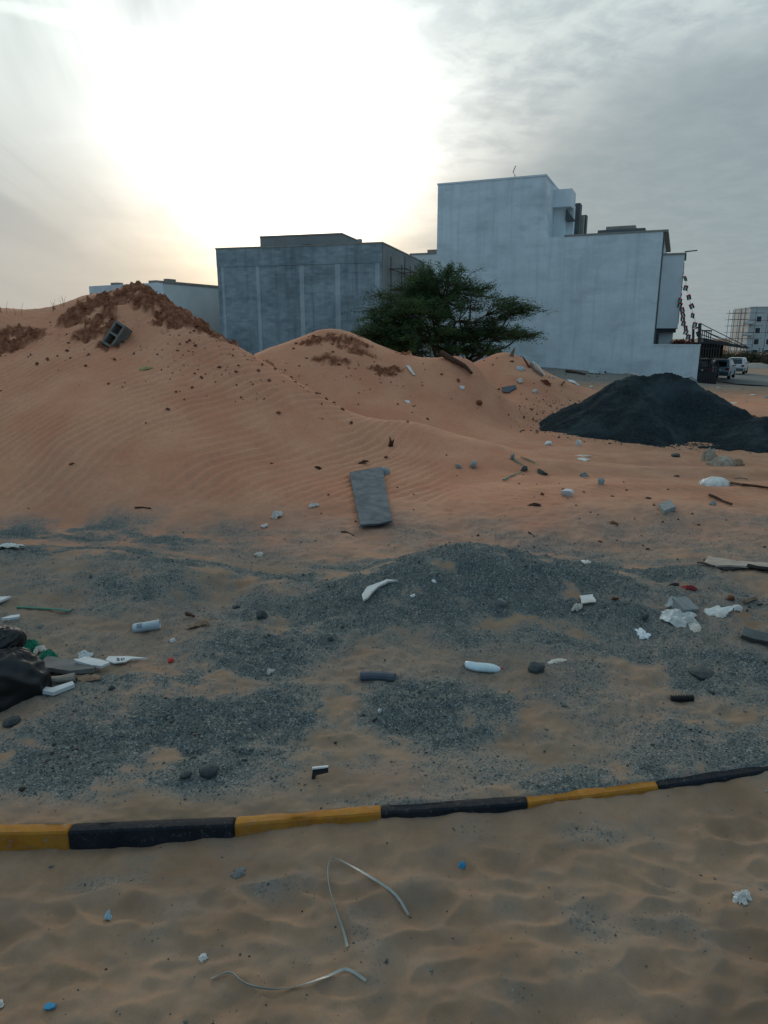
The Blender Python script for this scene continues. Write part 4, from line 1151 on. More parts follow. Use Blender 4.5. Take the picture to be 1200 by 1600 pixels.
# ------------------------------------------------------------------ far apartment block with scaffolding, shrubs
def build_far():
    az = math.radians(8); C = at(1166, 540, 210.); o = C[:2]; g = -4.
    root = tag(empty('apartment_block', (o[0], o[1], 0), -az), 'far off white apartment block still wrapped in scaffolding', 'building')
    zt = zpx(1166, 481, o[1]); Wd = 16.
    bm = bmesh.new(); box_bm(bm, 0, Wd, 0, 14, g, zt); from_bm('wall', bm, M['far_wall'], root)
    box('parapet', -.15, Wd + .1, -.15, 14, zt, zt + .35, M['white_plain'], root)
    for r_, py in enumerate((498.5, 516.5, 534, 549.5)):
        zc = zpx(1184, py, o[1])
        for x in (2.6, 6.0, 9.5):
            h = .75 if r_ < 3 else .55
            f = box('window_frame', x - .85, x + .85, -.06, .05, zc - h - .12, zc + h + .12, M['white_plain'], root)
            box('window', x - .65, x + .65, -.09, .04, zc - h, zc + h, M['dark_opening'], root)
        if r_ < 3: box('balcony', -1.5, .9, -1.0, .02, zc - 1.55, zc - 1.3, M['tan_render'], root); box('balcony_rail', -1.5, .9, -1.0, -.9, zc - 1.3, zc - .65, M['white_plain'], root)
    sc = tag(empty('scaffolding', (o[0], o[1], 0), -az), 'tube scaffolding standing on the open side of the far apartment block', 'scaffold')
    x0 = along(o, az, 1139, 520)
    for x in (x0, x0 + 1.6, x0 + 3.2, -1.8):
        for y in (-1.4, 2.): tube('upright', [(x, y, g), (x + .1, y, zt - .9 + (x * 3.3 % 1.1))], .07, M['rust'], sc, 5)
    for k in range(7):
        z = g + 1.8 * (k + 1)
        for y in (-1.4, 2.): tube('ledger', [(x0 - .8, y, z), (1.2 if k % 2 else 3.5, y, z + .05)], .06, M['rust'], sc, 5)
    for x in (1.2, 4.4, 7.9, 11.): tube('upright', [(x, -1.4, g), (x, -1.4, zt + .4)], .06, M['rust'], sc, 5)
    for z in (zt + .1, zt - 3.6, zt - 7.0): tube('ledger', [(-1, -1.4, z), (Wd, -1.4, z)], .05, M['rust'], sc, 5)
    labs = ['low dusty shrub behind the carport roof edge', 'wide dusty shrub mass below the apartment block windows', 'tall dark shrub closest to the white parked car', 'rounded dusty shrub on the dirt bank past the road', 'dark bush thicket glimpsed under the carport roof']
    for i, (px, py, D, rx, rz) in enumerate(((1140, 562, 120, 3.2, 1.7), (1186, 560, 125, 4.2, 2.0), (1164, 561, 118, 2.6, 1.9), (1210, 564, 112, 2.5, 1.4), (1116, 562, 125, 3.5, 2.4))):
        p = at(px, py, D)
        leaf_bush('shrub', [((p[0], p[1], p[2]), (rx, 1.6, rz)), ((p[0] + rx * .6, p[1], p[2] - .3), (rx * .6, 1.4, rz * .8))], 1500, .16, M['shrub_leaf'], labs[i], 'shrub', 'shrubs beyond the road')
    for px, py, D, w, h, lab in ((1178, 572, 108, 3.2, .9, 'bare earth mound beside the far edge of the road'),):
        p = at(px, py, D); n = 26
        X, Y = np.meshgrid(np.linspace(-1.3, 1.3, n), np.linspace(-1.3, 1.3, n)); r = np.hypot(X, Y)
        Z = h * np.clip(np.cos(np.clip(r, 0, 1.3) * math.pi / 2.6) * 1.2 - .12 + .2 * fbm(X * 2, Y * 2, 3, 90), -.4, 2)
        q = grid_mesh('earth_mound', p[0] + X * w, p[1] + Y * 2.5, p[2] - .5 + Z, M['tan_render']); tag(q, lab, 'mound')
build_far()

# ------------------------------------------------------------------ tree
def build_tree():
    D = 24.
    r = np.random.default_rng(11)
    base = at(712, 590, D); gz = ground_z(base[0], base[1]); base[2] = gz
    root = tag(empty('acacia_tree', tuple(base)), 'spreading dark green acacia tree between the sand mounds and the white building', 'tree')
    blobs = [(640, 488, 62, 40, 1.), (600, 520, 42, 30, .8), (690, 470, 60, 42, 1.), (655, 530, 70, 40, .9), (718, 500, 55, 40, .45), (760, 492, 52, 34, .6), (790, 515, 44, 32, .65), (745, 535, 60, 30, .7), (700, 545, 50, 24, .5), (572, 532, 22, 14, .35), (812, 528, 22, 20, .35), (664, 450, 40, 22, .7), (735, 462, 40, 20, .35), (800, 490, 25, 15, .3), (620, 545, 50, 22, .7)]
    tv, tf = [], []
    def add(path, rad, sides=6):
        v, f = tube_data(path, rad, sides); i = len(tv)
        tv.extend([np.array(q) - base for q in v]); tf.extend([tuple(k + i for k in t) for t in f])
    fork = base + np.array([-.2, 0, .9])
    limbs_v, limbs_f = [], []
    trunk_v, trunk_f = tube_data([Vector(base - np.array([0, 0, .4])), Vector(base + np.array([-.05, 0, .4])), Vector(fork)], [.26, .21, .17], 9)
    lv, lf = [], []
    def leafspray(p, d, n, ln):
        side = np.cross(d, [0, 0, 1]); side /= np.linalg.norm(side) + 1e-6
        for k in range(n):
            t = (k + r.random()) / n
            q = p + d * ln * t + np.array([0, 0, -.18 * ln * t * t]) + side * r.normal(0, .10) * (1.1 - .6 * t) + np.array([0, 0, r.normal(0, .045)])
            a = side * r.choice([-1, 1]) + d * r.uniform(.2, .8) + np.array([0, 0, r.uniform(-.3, .3)]); a /= np.linalg.norm(a)
            b = np.cross(a, r.normal(size=3)); b /= np.linalg.norm(b) + 1e-6
            s = r.uniform(.024, .050); i = len(lv)
            lv.extend([q - base, q + a * s + b * s * .33 - base, q + a * s * 2 - base, q + a * s - b * s * .33 - base]); lf.append((i, i + 1, i + 2, i + 3))
    c0 = at(690, 560, D)
    for bx, by, rx, ry, dens in blobs:
        c = at(bx, by, D); sx, sz = rx * D / F / 1.02, ry * D / F / 1.02; sy = (sx + sz) * .62
        c = c + np.array([0, r.uniform(-.5, .5), 0])
        mid = fork * .5 + c * .5 + np.array([r.normal(0, .15), r.normal(0, .2), -.12])
        m1 = fork * .72 + c * .28 + np.array([r.normal(0, .22), r.normal(0, .2), r.normal(.05, .12)]); m2 = fork * .3 + c * .7 + np.array([r.normal(0, .25), r.normal(0, .2), r.normal(.08, .15)])
        add([Vector(fork), Vector(m1), Vector(m2), Vector(c)], [.075, .055, .035, .018])
        ncl = int((22 if dens > .65 else 9) * dens * (rx * ry) ** .5 / 45) + 4
        for q in range(ncl):
            d = r.normal(size=3); d /= np.linalg.norm(d); d[2] = d[2] * .9 + .1
            cc = c + d * np.array([sx, sy, sz]) * r.uniform(.45, 1.0)
            mid2 = c * .45 + cc * .55 + r.normal(0, .08, 3)
            add([Vector(c), Vector(mid2), Vector(cc)], [.022, .015, .008], 4)
            fl = np.array([r.uniform(.3, .52), r.uniform(.3, .52), r.uniform(.09, .17)])
            for k in range(r.integers(9, 15)):
                p = cc + r.normal(0, .55, 3) * fl
                out = p - c0; out[2] *= .3; out /= np.linalg.norm(out) + 1e-6
                out = out + r.normal(0, .45, 3) * np.array([1, 1, .35]); out /= np.linalg.norm(out)
                add([Vector(cc), Vector(p), Vector(p + out * .3)], [.008, .006, .003], 4)
                leafspray(p - out * .15, out, int(46 * (.7 + .4 * dens)), r.uniform(.35, .7))
    mesh_from('trunk', [np.array(v) - base for v in trunk_v], trunk_f, M['bark_tree'], root, True)
    mesh_from('limbs', tv, tf, M['bark_tree'], root, True)
    mesh_from('crown', lv, lf, M['leaf'], root)
build_tree()

# ------------------------------------------------------------------ litter and rubble
UP = Vector((0, 0, 1))
def basis(n, yaw):
    n = n.normalized(); x = Vector((math.cos(yaw), math.sin(yaw), 0)); x = (x - n * x.dot(n)).normalized(); y = n.cross(x)
    return Matrix((x, y, n)).transposed().to_4x4()

def place(o, px, py, yaw=0., sink=0., tilt=(0, 0), up=.0):
    p, n, dep = hit(px, py)
    n = n.lerp(UP, up)
    o.matrix_world = Matrix.Translation(p - n * sink) @ basis(n, yaw) @ Matrix.Rotation(tilt[0], 4, 'X') @ Matrix.Rotation(tilt[1], 4, 'Y')
    return o

def msize(px, py, w):
    return w * hit(px, py)[2] / F

def hull_rock(seed, sx, sy, sz, npts=16):
    r = np.random.default_rng(seed); bm = bmesh.new()
    for k in range(npts):
        d = r.normal(size=3); d /= np.abs(d).max() ** .6 * np.linalg.norm(d) ** .4
        bm.verts.new((d[0] * sx / 2, d[1] * sy / 2, d[2] * sz / 2))
    bmesh.ops.convex_hull(bm, input=bm.verts)
    for v in [v for v in bm.verts if not v.link_faces]: bm.verts.remove(v)
    bmesh.ops.bevel(bm, geom=bm.edges[:], offset=min(sx, sy, sz) * .05, segments=1, affect='EDGES')
    return bm

def round_rock(seed, sx, sy, sz, lump=.25, sub=3):
    bm = bmesh.new(); bmesh.ops.create_icosphere(bm, subdivisions=sub, radius=1)
    for v in bm.verts:
        c = v.co.copy(); k = 1 + lump * mnoise.fractal(c * 1.4 + Vector((seed, seed * 2, 0)), 1., 2., 3)
        v.co = Vector((c.x * sx / 2, c.y * sy / 2, c.z * sz / 2)) * k
    return bm

def crumple(seed, sx, sy, sz, fold=.5, sub=4, freq=1.7):
    """crumpled film, paper or cloth: a flattened skin with sharp creases and a ragged outline"""
    bm = bmesh.new(); bmesh.ops.create_icosphere(bm, subdivisions=sub, radius=1)
    s = Vector((seed * 3.7, seed * 1.3, seed * .7))
    for v in bm.verts:
        c = v.co.copy()
        a = math.atan2(c.y, c.x)
        edge = 1 + .35 * mnoise.noise(Vector((math.cos(a) * 1.6, math.sin(a) * 1.6, seed))) + .18 * mnoise.noise(Vector((math.cos(a) * 4, math.sin(a) * 4, seed + 5)))
        q = c * freq + s
        q = q + Vector((mnoise.noise(q * 1.3), mnoise.noise(q * 1.3 + Vector((9, 0, 0))), 0)) * .5
        cr = 1 - 2 * abs(mnoise.noise(q)); cr2 = 1 - 2 * abs(mnoise.noise(q * 2.3))
        k = 1 + fold * (.62 * cr + .38 * cr2 - .35)
        z = c.z if c.z > 0 else c.z * .35
        v.co = Vector((c.x * sx / 2 * edge * (1 + .25 * (k - 1)), c.y * sy / 2 * edge * (1 + .25 * (k - 1)), z * sz * .8 * max(.2, k) + (sz * .12 * (k - 1))))
    return bm

def torn(seed, sx, sy, h, fold=.6, tear=.45, rings=13, seg=46):
    """thin torn film, cloth or paper lying in folds: a ragged sheet with a front and a back"""
    bm = bmesh.new(); th = .0015 + .02 * h; top, bot = [], []
    N = lambda a, b, c: mnoise.noise(Vector((a, b, c + seed * 3.17)))
    for i in range(rings + 1):
        r = i / rings; tr, br = [], []
        for k in range(seg):
            a = 2 * math.pi * k / seg; ca, sa = math.cos(a), math.sin(a)
            R = .85 + tear * (1.1 * N(ca * 1.3, sa * 1.3, 0) + .6 * N(ca * 3.1, sa * 3.1, 4) + .3 * N(ca * 7, sa * 7, 8))
            R = max(.3, R); x, y = r * R * ca, r * R * sa
            x += .10 * N(x * 3, y * 3, 11) * r; y += .10 * N(x * 3, y * 3, 14) * r
            q1 = 1 - 2.2 * abs(N(x * 1.7, y * 1.7, 20)); q2 = 1 - 2.2 * abs(N(x * 3.9 + 2, y * 3.9, 24)); q3 = N(x * 9, y * 9, 28)
            z = h * (.30 * (1 - r * r) + fold * (.42 * max(0, q1) + .26 * max(0, q2) + .07 * q3) * (1 - .35 * r))
            z = max(z, .02 * h) + th
            tr.append(bm.verts.new((x * sx / 2, y * sy / 2, z))); br.append(bm.verts.new((x * sx / 2, y * sy / 2, z - th)))
            if i == 0: break
        top.append(tr); bot.append(br)
    for L_, flip in ((top, 0), (bot, 1)):
        for k in range(seg):
            k2 = (k + 1) % seg
            f = [L_[0][0], L_[1][k], L_[1][k2]]; bm.faces.new(f[::-1] if flip else f)
            for i in range(1, rings):
                f = [L_[i][k], L_[i + 1][k], L_[i + 1][k2], L_[i][k2]]; bm.faces.new(f[::-1] if flip else f)
    for k in range(seg):
        k2 = (k + 1) % seg; bm.faces.new((top[-1][k2], top[-1][k], bot[-1][k], bot[-1][k2]))
    return bm

def film(name, px, py, w, h, mat, label, cat, seed=1, yaw=0., fold=.7, height_=.7, group=None, deep=1., tear=.45):
    s = msize(px, py, w) * 1.02; p, n, dep = hit(px, py + h * .3)
    foot = s * deep
    o = from_bm(name, torn(seed, s, foot, h * dep / F * height_, fold, tear), mat, None, False)
    place(o, px, py + h * .25, yaw, .002)
    return tag(o, label, cat, group)

def shard(outline, th, bend=0., jitter=0., seed=0):
    """flat broken piece: outline extruded to a real thickness"""
    r = random.Random(seed); bm = bmesh.new()
    pts = []
    n = len(outline)
    for i in range(n):
        a, b = outline[i], outline[(i + 1) % n]; pts.append(a)
        if jitter:
            m = 2
            for k in range(1, m + 1):
                t = k / (m + 1); pts.append((a[0] + (b[0] - a[0]) * t + r.uniform(-jitter, jitter), a[1] + (b[1] - a[1]) * t + r.uniform(-jitter, jitter)))
    zb = lambda x, y: bend * (x * x - y * .3 * x)
    A = [bm.verts.new((x, y, zb(x, y))) for x, y in pts]; B = [bm.verts.new((x, y, zb(x, y) + th)) for x, y in pts]
    bm.faces.new(A[::-1]); bm.faces.new(B)
    for i in range(len(pts)): bm.faces.new((A[i], A[(i + 1) % len(pts)], B[(i + 1) % len(pts)], B[i]))
    return bm

def ground_shard(name, pix, th, mat, label, cat, jitter=0., lift=0., seed=0, group=None, z_add=0.):
    """flat piece lying on the ground, its corners where the picture shows them"""
    P = [hit(a, b)[0] for a, b in pix]
    c = sum(P, Vector()) / len(P)
    # best plane through the corners keeps the piece flat
    A = np.array([[p.x - c.x, p.y - c.y, 1] for p in P]); zz = np.array([p.z for p in P])
    k, *_ = np.linalg.lstsq(A, zz, rcond=None)
    n = Vector((-k[0], -k[1], 1)).normalized()
    Mx = basis(n, 0.); c.z = float(k[2]) + lift
    inv = Mx.inverted()
    out = []
    for p in P:
        q = inv @ (Vector((p.x, p.y, c.z + k[0] * (p.x - c.x) + k[1] * (p.y - c.y))) - c); out.append((q.x, q.y))
    ar = sum(out[i][0] * out[(i + 1) % len(out)][1] - out[(i + 1) % len(out)][0] * out[i][1] for i in range(len(out)))
    if ar < 0: out = out[::-1]
    o = from_bm(name, shard(out, th, 0, jitter, seed), mat)
    o.matrix_world = Matrix.Translation(c) @ Mx
    return tag(o, label, cat, group)

def rock(name, px, py, w, h, mat, label, cat='stone', seed=1, yaw=.3, angular=True, group=None, sink=.25, flat=1.):
    s = msize(px, py, w); z = msize(px, py, h)
    bm = hull_rock(seed, s, s * .8, z * 1.1 * flat) if angular else round_rock(seed, s, s * .85, z * 1.1 * flat)
    o = from_bm(name, bm, mat, None, not angular)
    place(o, px, py + h * .35, yaw, -z * (.5 - sink), (random.uniform(-.2, .2), random.uniform(-.2, .2)))
    return tag(o, label, cat, group)

def rag(name, px, py, w, h, mat, label, cat, seed=1, yaw=0., fold=.6, height_=.6, group=None, sub=4, deep=.7, freq=1.7):
    s = msize(px, py, w); z = msize(px, py, h)
    o = from_bm(name, crumple(seed, s, s * deep, z * height_, fold, sub, freq), mat, None, False)
    place(o, px, py + h * .35, yaw, .15 * z * height_)
    return tag(o, label, cat, group)

def stick(name, pix, r0, r1, mat, label, cat, lift=0., group=None, sides=6, jit=.0, aspect=1.):
    P = [hit(a, b)[0] for a, b in pix]; o0 = P[0].copy()
    rr = random.Random(int(pix[0][0]))
    n = len(P)
    if n == 2: P = [P[0], P[0].lerp(P[1], .33), P[0].lerp(P[1], .67), P[1]]; n = 4
    pts = [p - o0 + Vector((rr.uniform(-jit, jit), rr.uniform(-jit, jit), r0 * .6 + lift)) for p in P]
    rad = [(r0 + (r1 - r0) * i / (n - 1)) * rr.uniform(.85, 1.15) for i in range(n)]
    o = tube(name, pts, rad, mat, None, sides, False, aspect); o.location = o0
    return tag(o, label, cat, group)

def litter():
    # hollow concrete block on the dune: shell with two cells
    p, n, dep = hit(185, 532)
    def hollow():
        l, w, h, t = .34, .175, .17, .03
        bm = bmesh.new()
        xs = [-l / 2, -l / 2 + t, -t / 2, t / 2, l / 2 - t, l / 2]; ys = [-w / 2, -w / 2 + t, w / 2 - t, w / 2]
        V = {}
        def vtx(i, j, k): 
            if (i, j, k) not in V: V[(i, j, k)] = bm.verts.new((xs[i], ys[j], (-h / 2, h / 2)[k]))
            return V[(i, j, k)]
        hole = {(1, 1), (3, 1)}
        for i in range(5):
            for j in range(3):
                if (i, j) in hole:
                    ring = [(i, j), (i + 1, j), (i + 1, j + 1), (i, j + 1)]
                    for q in range(4):
                        a, b = ring[q], ring[(q + 1) % 4]; bm.faces.new((vtx(*a, 0), vtx(*b, 0), vtx(*b, 1), vtx(*a, 1)))
                    continue
                for k in (0, 1):
                    q = [vtx(i, j, k), vtx(i + 1, j, k), vtx(i + 1, j + 1, k), vtx(i, j + 1, k)]; bm.faces.new(q if k else q[::-1])
        for i in range(5):
            for j in (0, 3): bm.faces.new((vtx(i, j, 0), vtx(i + 1, j, 0), vtx(i + 1, j, 1), vtx(i, j, 1)))
        for j in range(3):
            for i in (0, 5): bm.faces.new((vtx(i, j, 0), vtx(i, j + 1, 0), vtx(i, j + 1, 1), vtx(i, j, 1)))
        return bm
    o = from_bm('hollow_block', hollow(), M['block_dark'])
    # long side climbs to the upper right, open cells face the viewer
    ax = (Vector((.52, .25, .80))).normalized(); face = Vector((-.12, -.86, .5)).normalized(); face = (face - ax * face.dot(ax)).normalized(); sy = face.cross(ax)
    o.matrix_world = Matrix.Translation(p + Vector((0, -.03, .05))) @ Matrix((ax, sy, face)).transposed().to_4x4()
    tag(o, 'hollow concrete block with two cells stuck in the dune crest', 'concrete block')
    # insulation board
    ground_shard('insulation_board', [(546, 745), (572, 741), (598, 737), (605, 780), (613, 823), (588, 827), (563, 831), (555, 790)], .016, M['grey_slab'], 'large dark grey rectangular board lying on the sand slope', 'board', lift=.034)
    G = 'broken pieces of concrete on the sand'
    rock('concrete_piece', 598, 736, 22, 12, M['block'], 'flat grey chunk touching the top corner of the large grey board', 'rubble', 4, .2, group=G)
    rock('concrete_piece', 718, 726, 13, 14, M['block'], 'small upright grey chunk, one of two side by side on the slope', 'rubble', 5, .5, group=G)
    rock('concrete_piece', 741, 725, 15, 13, M['block'], 'faceted grey chunk beside the small upright one on the slope', 'rubble', 6, .9, group=G)
    rock('concrete_piece', 850, 736, 21, 11, M['dark_rock'], 'dark grey chunk lying below the green plastic strips', 'rubble', 7, .1, group=G)
    ground_shard('concrete_piece', [(1028, 795), (1046, 788), (1055, 799), (1037, 806)], .035, M['block'], 'square grey concrete fragment alone on the smooth orange sand', 'rubble', .003, .01, 8, G)
    rock('concrete_piece', 912, 741, 24, 8, M['block'], 'long flat grey piece half sunk above the white foam block', 'rubble', 9, -.3, group=G)
    rock('concrete_piece', 937, 752, 14, 14, M['block'], 'pale rough chunk at the end of the long flat grey piece', 'rubble', 10, .4, group=G)
    rock('concrete_piece', 1056, 711, 14, 8, M['dark_rock'], 'dark flat stone just in front of the gravel heap', 'rubble', 11, .1, group=G)
    rock('concrete_piece', 856, 692, 13, 9, M['white_foam'], 'pale lump at the toe of the gravel heap', 'rubble', 12, .1, group=G)
    rock('concrete_piece', 903, 692, 9, 13, M['white_foam'], 'small white upright lump at the foot of the gravel heap', 'rubble', 13, .1, group=G)
    rock('foam_block', 885, 771, 22, 12, M['white_foam'], 'bright white foam block with a grey edge on the sand slope', 'foam', 14, .15, sink=.1)
    rock('concrete_piece', 1113, 786, 11, 9, M['block'], 'small stone with a white fleck beneath the pale track', 'rubble', 15, .5, group=G)
    rock('stone', 780, 941, 18, 14, M['stone'], 'pale rounded stone on the gravel mound flank', 'stone', 16, .4, group='loose stones on the gravel')
    rock('stone', 409, 958, 19, 13, M['dark_rock'], 'dark stone at the edge of the gravel mound near the can', 'stone', 17, .1, group='loose stones on the gravel')
    rock('stone', 838, 1043, 26, 18, M['dark_rock'], 'black rough stone beside the crumpled pale paper', 'stone', 18, .1, False, 'loose stones on the gravel', .2)
    rock('stone', 1096, 1049, 40, 9, M['dark_rock'], 'low dark clod spread on the sand past the black stone', 'stone', 19, -.3, False, 'loose stones on the gravel', .35)
    rock('stone', 326, 1204, 29, 20, M['dark_rock'], 'round grey green cobble on the dark gravel patch', 'stone', 20, .1, False, 'loose stones on the gravel', .2)
    rock('stone', 291, 1209, 20, 9, M['dark_rock'], 'smaller flat cobble touching the round cobble', 'stone', 21, .1, False, 'loose stones on the gravel', .25)
    rock('stone', 20, 1126, 27, 13, M['dark_rock'], 'smooth dark cobble below the black rubbish bag', 'stone', 22, .1, False, 'loose stones on the gravel', .2)
    rock('stone', 517, 997, 10, 8, M['dark_rock'], 'tiny dark stone in the sandy dip of the gravel mound', 'stone', 23, .1, group='loose stones on the gravel')
    rock('stone', 1007, 962, 14, 10, M['dark_rock'], 'small dark stone close to the torn white bag', 'stone', 24, .6, group='loose stones on the gravel')
    rock('stone', 748, 628, 10, 8, M['clod'], 'oval red brown stone in the smooth hollow', 'stone', 25, .3, False, 'loose stones on the gravel', .2)
    rock('stone', 368, 948, 11, 7, M['dark_rock'], 'small brown stone on bare sand above the cardboard scrap', 'stone', 26, .3, group='loose stones on the gravel')
    rock('stone', 645, 930, 9, 5, M['white_foam'], 'small white chip high on the gravel mound', 'stone', 27, .3, group='loose stones on the gravel')
    rock('stone', 678, 907, 9, 4, M['white_foam'], 'tiny white chip just under the mound crest', 'stone', 28, .3, group='loose stones on the gravel')
    rock('stone', 270, 1000, 9, 6, M['white_foam'], 'small white chip below the grey can', 'stone', 29, .2, group='loose stones on the gravel')
    rock('stone', 593, 1110, 7, 6, M['white_foam'], 'white pebble on grey dust under the dark pipe piece', 'stone', 30, .2, group='loose stones on the gravel')
    rock('red_scrap', 268, 1031, 11, 7, M['red_plastic'], 'small bright red scrap on the gravel', 'scrap', 31, .2)
    rock('stone', 961, 934, 12, 8, M['clod'], 'reddish stone on the gravel slope beside folded paper', 'stone', 32, .2, group='loose stones on the gravel')
    rock('stone', 1141, 934, 13, 9, M['clod'], 'brown stone past the grey block and red cloth', 'stone', 33, .2, group='loose stones on the gravel')
    # solid block fragment
    s = msize(1065, 941, 34)
    bm = bmesh.new(); box_bm(bm, -s * .5, s * .5, -s * .42, s * .42, 0, s * .5, s * .03)
    o = from_bm('concrete_block', bm, M['block']); place(o, 1064, 950, .45, .02, (.28, .12), .6); tag(o, 'smooth grey concrete block tilted beside the torn white bag', 'concrete block')
    # bags, rags, paper
    film('plastic_bag', 1058, 958, 62, 40, M['white_film'], 'large torn white plastic bag in front of the tilted grey block', 'plastic bag', 3, .1, .95, .55, deep=.75)
    film('plastic_bag', 1050, 944, 20, 24, M['white_film'], 'knotted top of white bag standing up against the block', 'plastic bag', 13, .1, .9, 1.0, deep=.6)
    film('plastic_sheet', 1120, 954, 60, 15, M['white_film'], 'flat white plastic sheet trailing away from the torn bag', 'plastic sheet', 4, .1, .7, .5, deep=.6)
    film('plastic_sheet', 1152, 948, 18, 13, M['white_film'], 'small white plastic tuft at the end of the trailing sheet', 'plastic sheet', 5, .1, .7, .8)
    film('paper_scrap', 1085, 979, 24, 9, M['paper'], 'curled white scrap in front of the torn white bag', 'paper', 6, .3, .6, .5)
    film('plastic_bag', 1003, 989, 27, 13, M['white_plastic'], 'small white wrapper lying alone on the sand below the torn bag', 'wrapper', 7, .1, .6, .7)
    film('paper_scrap', 901, 947, 17, 17, M['paper'], 'crumpled end of a paper scrap on the gravel slope', 'paper', 8, .5, .7, .8)
    ground_shard('paper_sheet', [(905, 935), (926, 932), (931, 944), (908, 947)], .006, M['white_film'], 'folded pale paper square on the gravel slope', 'paper', .006, .012, 3)
    film('paper_scrap', 868, 1032, 34, 9, M['paper'], 'crumpled pale paper half buried by the black rough stone', 'paper', 9, .1, .6, .6, deep=.5)
    film('white_rag', 432, 804, 22, 18, M['white_rag'], 'white rag bunched on the sand with a dark fold', 'rag', 10, .2, .95, .8)
    film('white_rag', 490, 788, 20, 13, M['white_rag'], 'white torn rag strip closer to the large grey board', 'rag', 11, .2, .9, .6, deep=.5)
    film('white_rag', 414, 820, 12, 9, M['white_rag'], 'little pale rag just below the bunched white one', 'rag', 12, .2, .8, .6)
    film('paper_scrap', 405, 864, 15, 10, M['paper'], 'shell shaped pale scrap on the flat sand by the dune toe', 'paper', 14, .2, .4, .8)
    film('plastic_bag', 12, 853, 46, 17, M['white_film'], 'dusty white plastic bag on top of the low gravel berm', 'plastic bag', 15, .1, .8, .8, deep=.6)
    rag('plastic_bag', 1118, 751, 44, 17, M['white_film'], 'big white bag lying as a low dome on the sand track', 'plastic bag', 16, .1, .18, .95, deep=.8, freq=1.3)
    film('paper_scrap', 910, 711, 24, 7, M['paper'], 'flattened white paper on sand in front of the gravel heap', 'paper', 17, .1, .5, .5)
    film('paper_scrap', 914, 717, 20, 6, M['white_film'], 'thin white film under the flattened paper near the heap', 'paper', 27, .1, .5, .5)
    film('tissue', 1160, 1398, 30, 28, M['white_film'], 'crumpled white tissue on the sand in front of the kerb', 'tissue', 18, .4, .95, .55, deep=.8)
    film('tissue', 318, 1494, 16, 13, M['white_film'], 'small shredded tissue on the sand above the flat strap', 'tissue', 19, .4, 1., .5)
    film('tissue', -2, 1567, 18, 16, M['white_film'], 'white scrap of tissue cut by the picture edge in front of the kerb', 'tissue', 28, .4, .9, .6)
    film('foam_scrap', 133, 1021, 24, 15, M['white_foam'], 'white foam flake propped on sand above the printed sign', 'foam', 20, .2, .7, .8)
    film('foam_scrap', 130, 1030, 28, 5, M['white_foam'], 'thin white foam plate directly beneath the foam flake', 'foam', 30, .2, .3, .6)
    film('shell_scrap', 422, 1048, 13, 16, M['paper'], 'small tan shell like scrap on the sandy patch', 'scrap', 21, .2, .6, .9)
    film('cardboard_scrap', 312, 973, 42, 13, M['cardboard'], 'crumpled brown cardboard beside the grey can', 'cardboard', 22, .2, .9, .7, deep=.5)
    stick('bark_strip', [(292, 964), (304, 969)], .012, .006, M['bark'], 'short red brown bark strip leaning on the crumpled cardboard', 'bark', .015)
    film('grey_scrap', 374, 1357, 24, 24, M['grey_plank'], 'grey dusty flake half buried in front of the yellow kerb stone', 'scrap', 23, .5, .4, .35, deep=.9)
    film('yellow_wrapper', 228, 574, 22, 12, M['yellow_leaf'], 'pale yellow wrapper strip on the high dune face', 'wrapper', 24, .6, .8, .5, deep=.4)
    film('red_cloth', 1078, 917, 26, 12, M['red_cloth'], 'dark red cloth behind the tilted grey block', 'cloth', 25, -.5, .8, .7, deep=.5)
    film('black_rag', 1054, 912, 20, 6, M['black_rag'], 'black rag touching the dark red cloth', 'cloth', 26, 0, .7, .7, deep=.5)
    film('white_scrap', 916, 877, 16, 7, M['white_film'], 'white scrap peeking over the gravel mound shoulder', 'scrap', 31, 0, .5, .8)
    film('blue_wrapper', 168, 1432, 12, 26, M['blue_wrap'], 'small blue and white wrapper standing in the sand before the kerb', 'wrapper', 32, .1, .6, 1.0, deep=.8)
    ground_shard('blue_scrap', [(70, 1574), (78, 1570), (88, 1571), (87, 1577), (78, 1581), (70, 1580)], .004, M['blue_plastic'], 'bright blue flat scrap lying on the sand', 'scrap', .0, .004)
    film('blue_scrap', 722, 1349, 14, 9, M['blue_plastic'], 'tiny blue plastic scrap below the black kerb stone', 'scrap', 34, .2, .7, .5)
    # litter on the second and third mound
    ground_shard('dark_board', [(784, 607), (806, 604), (807, 608), (795, 615), (785, 615)], .02, M['dark_board'], 'blue grey board piece on the sand mound near the heap', 'board', 0., .015)
    ground_shard('white_scrap', [(634, 573), (640, 574), (649, 588), (645, 588)], .01, M['white_film'], 'narrow white scrap on the middle sand mound', 'scrap', .0, .02)
    film('white_scrap', 722, 604, 9, 7, M['white_plastic'], 'small bright white scrap between the two sand mounds', 'scrap', 36, 0, .5, .8)
    film('white_scrap', 637, 627, 10, 7, M['white_plastic'], 'white fleck of plastic low on the middle sand mound', 'scrap', 37, 0, .5, .8)
    film('white_scrap', 813, 594, 11, 10, M['white_film'], 'dirty white lump on the mound above the blue grey board', 'scrap', 38, 0, .6, .9)
    film('white_scrap', 836, 610, 9, 9, M['white_film'], 'pale torn scrap on the mound just below the red cloth', 'scrap', 39, 0, .6, .9)
    film('pale_sheet', 813, 574, 14, 9, M['can'], 'pale grey green sheet near the crest of the third mound', 'sheet', 46, 0, .4, .5)
    film('rust_cloth', 852, 597, 18, 11, M['rust_cloth'], 'rust red cloth on the outer flank of the third mound', 'cloth', 40, -.5, .8, .8, deep=.5)
    # upright plank and sticks on the third mound
    p, n, dep = hit(797, 556)
    k = dep / F
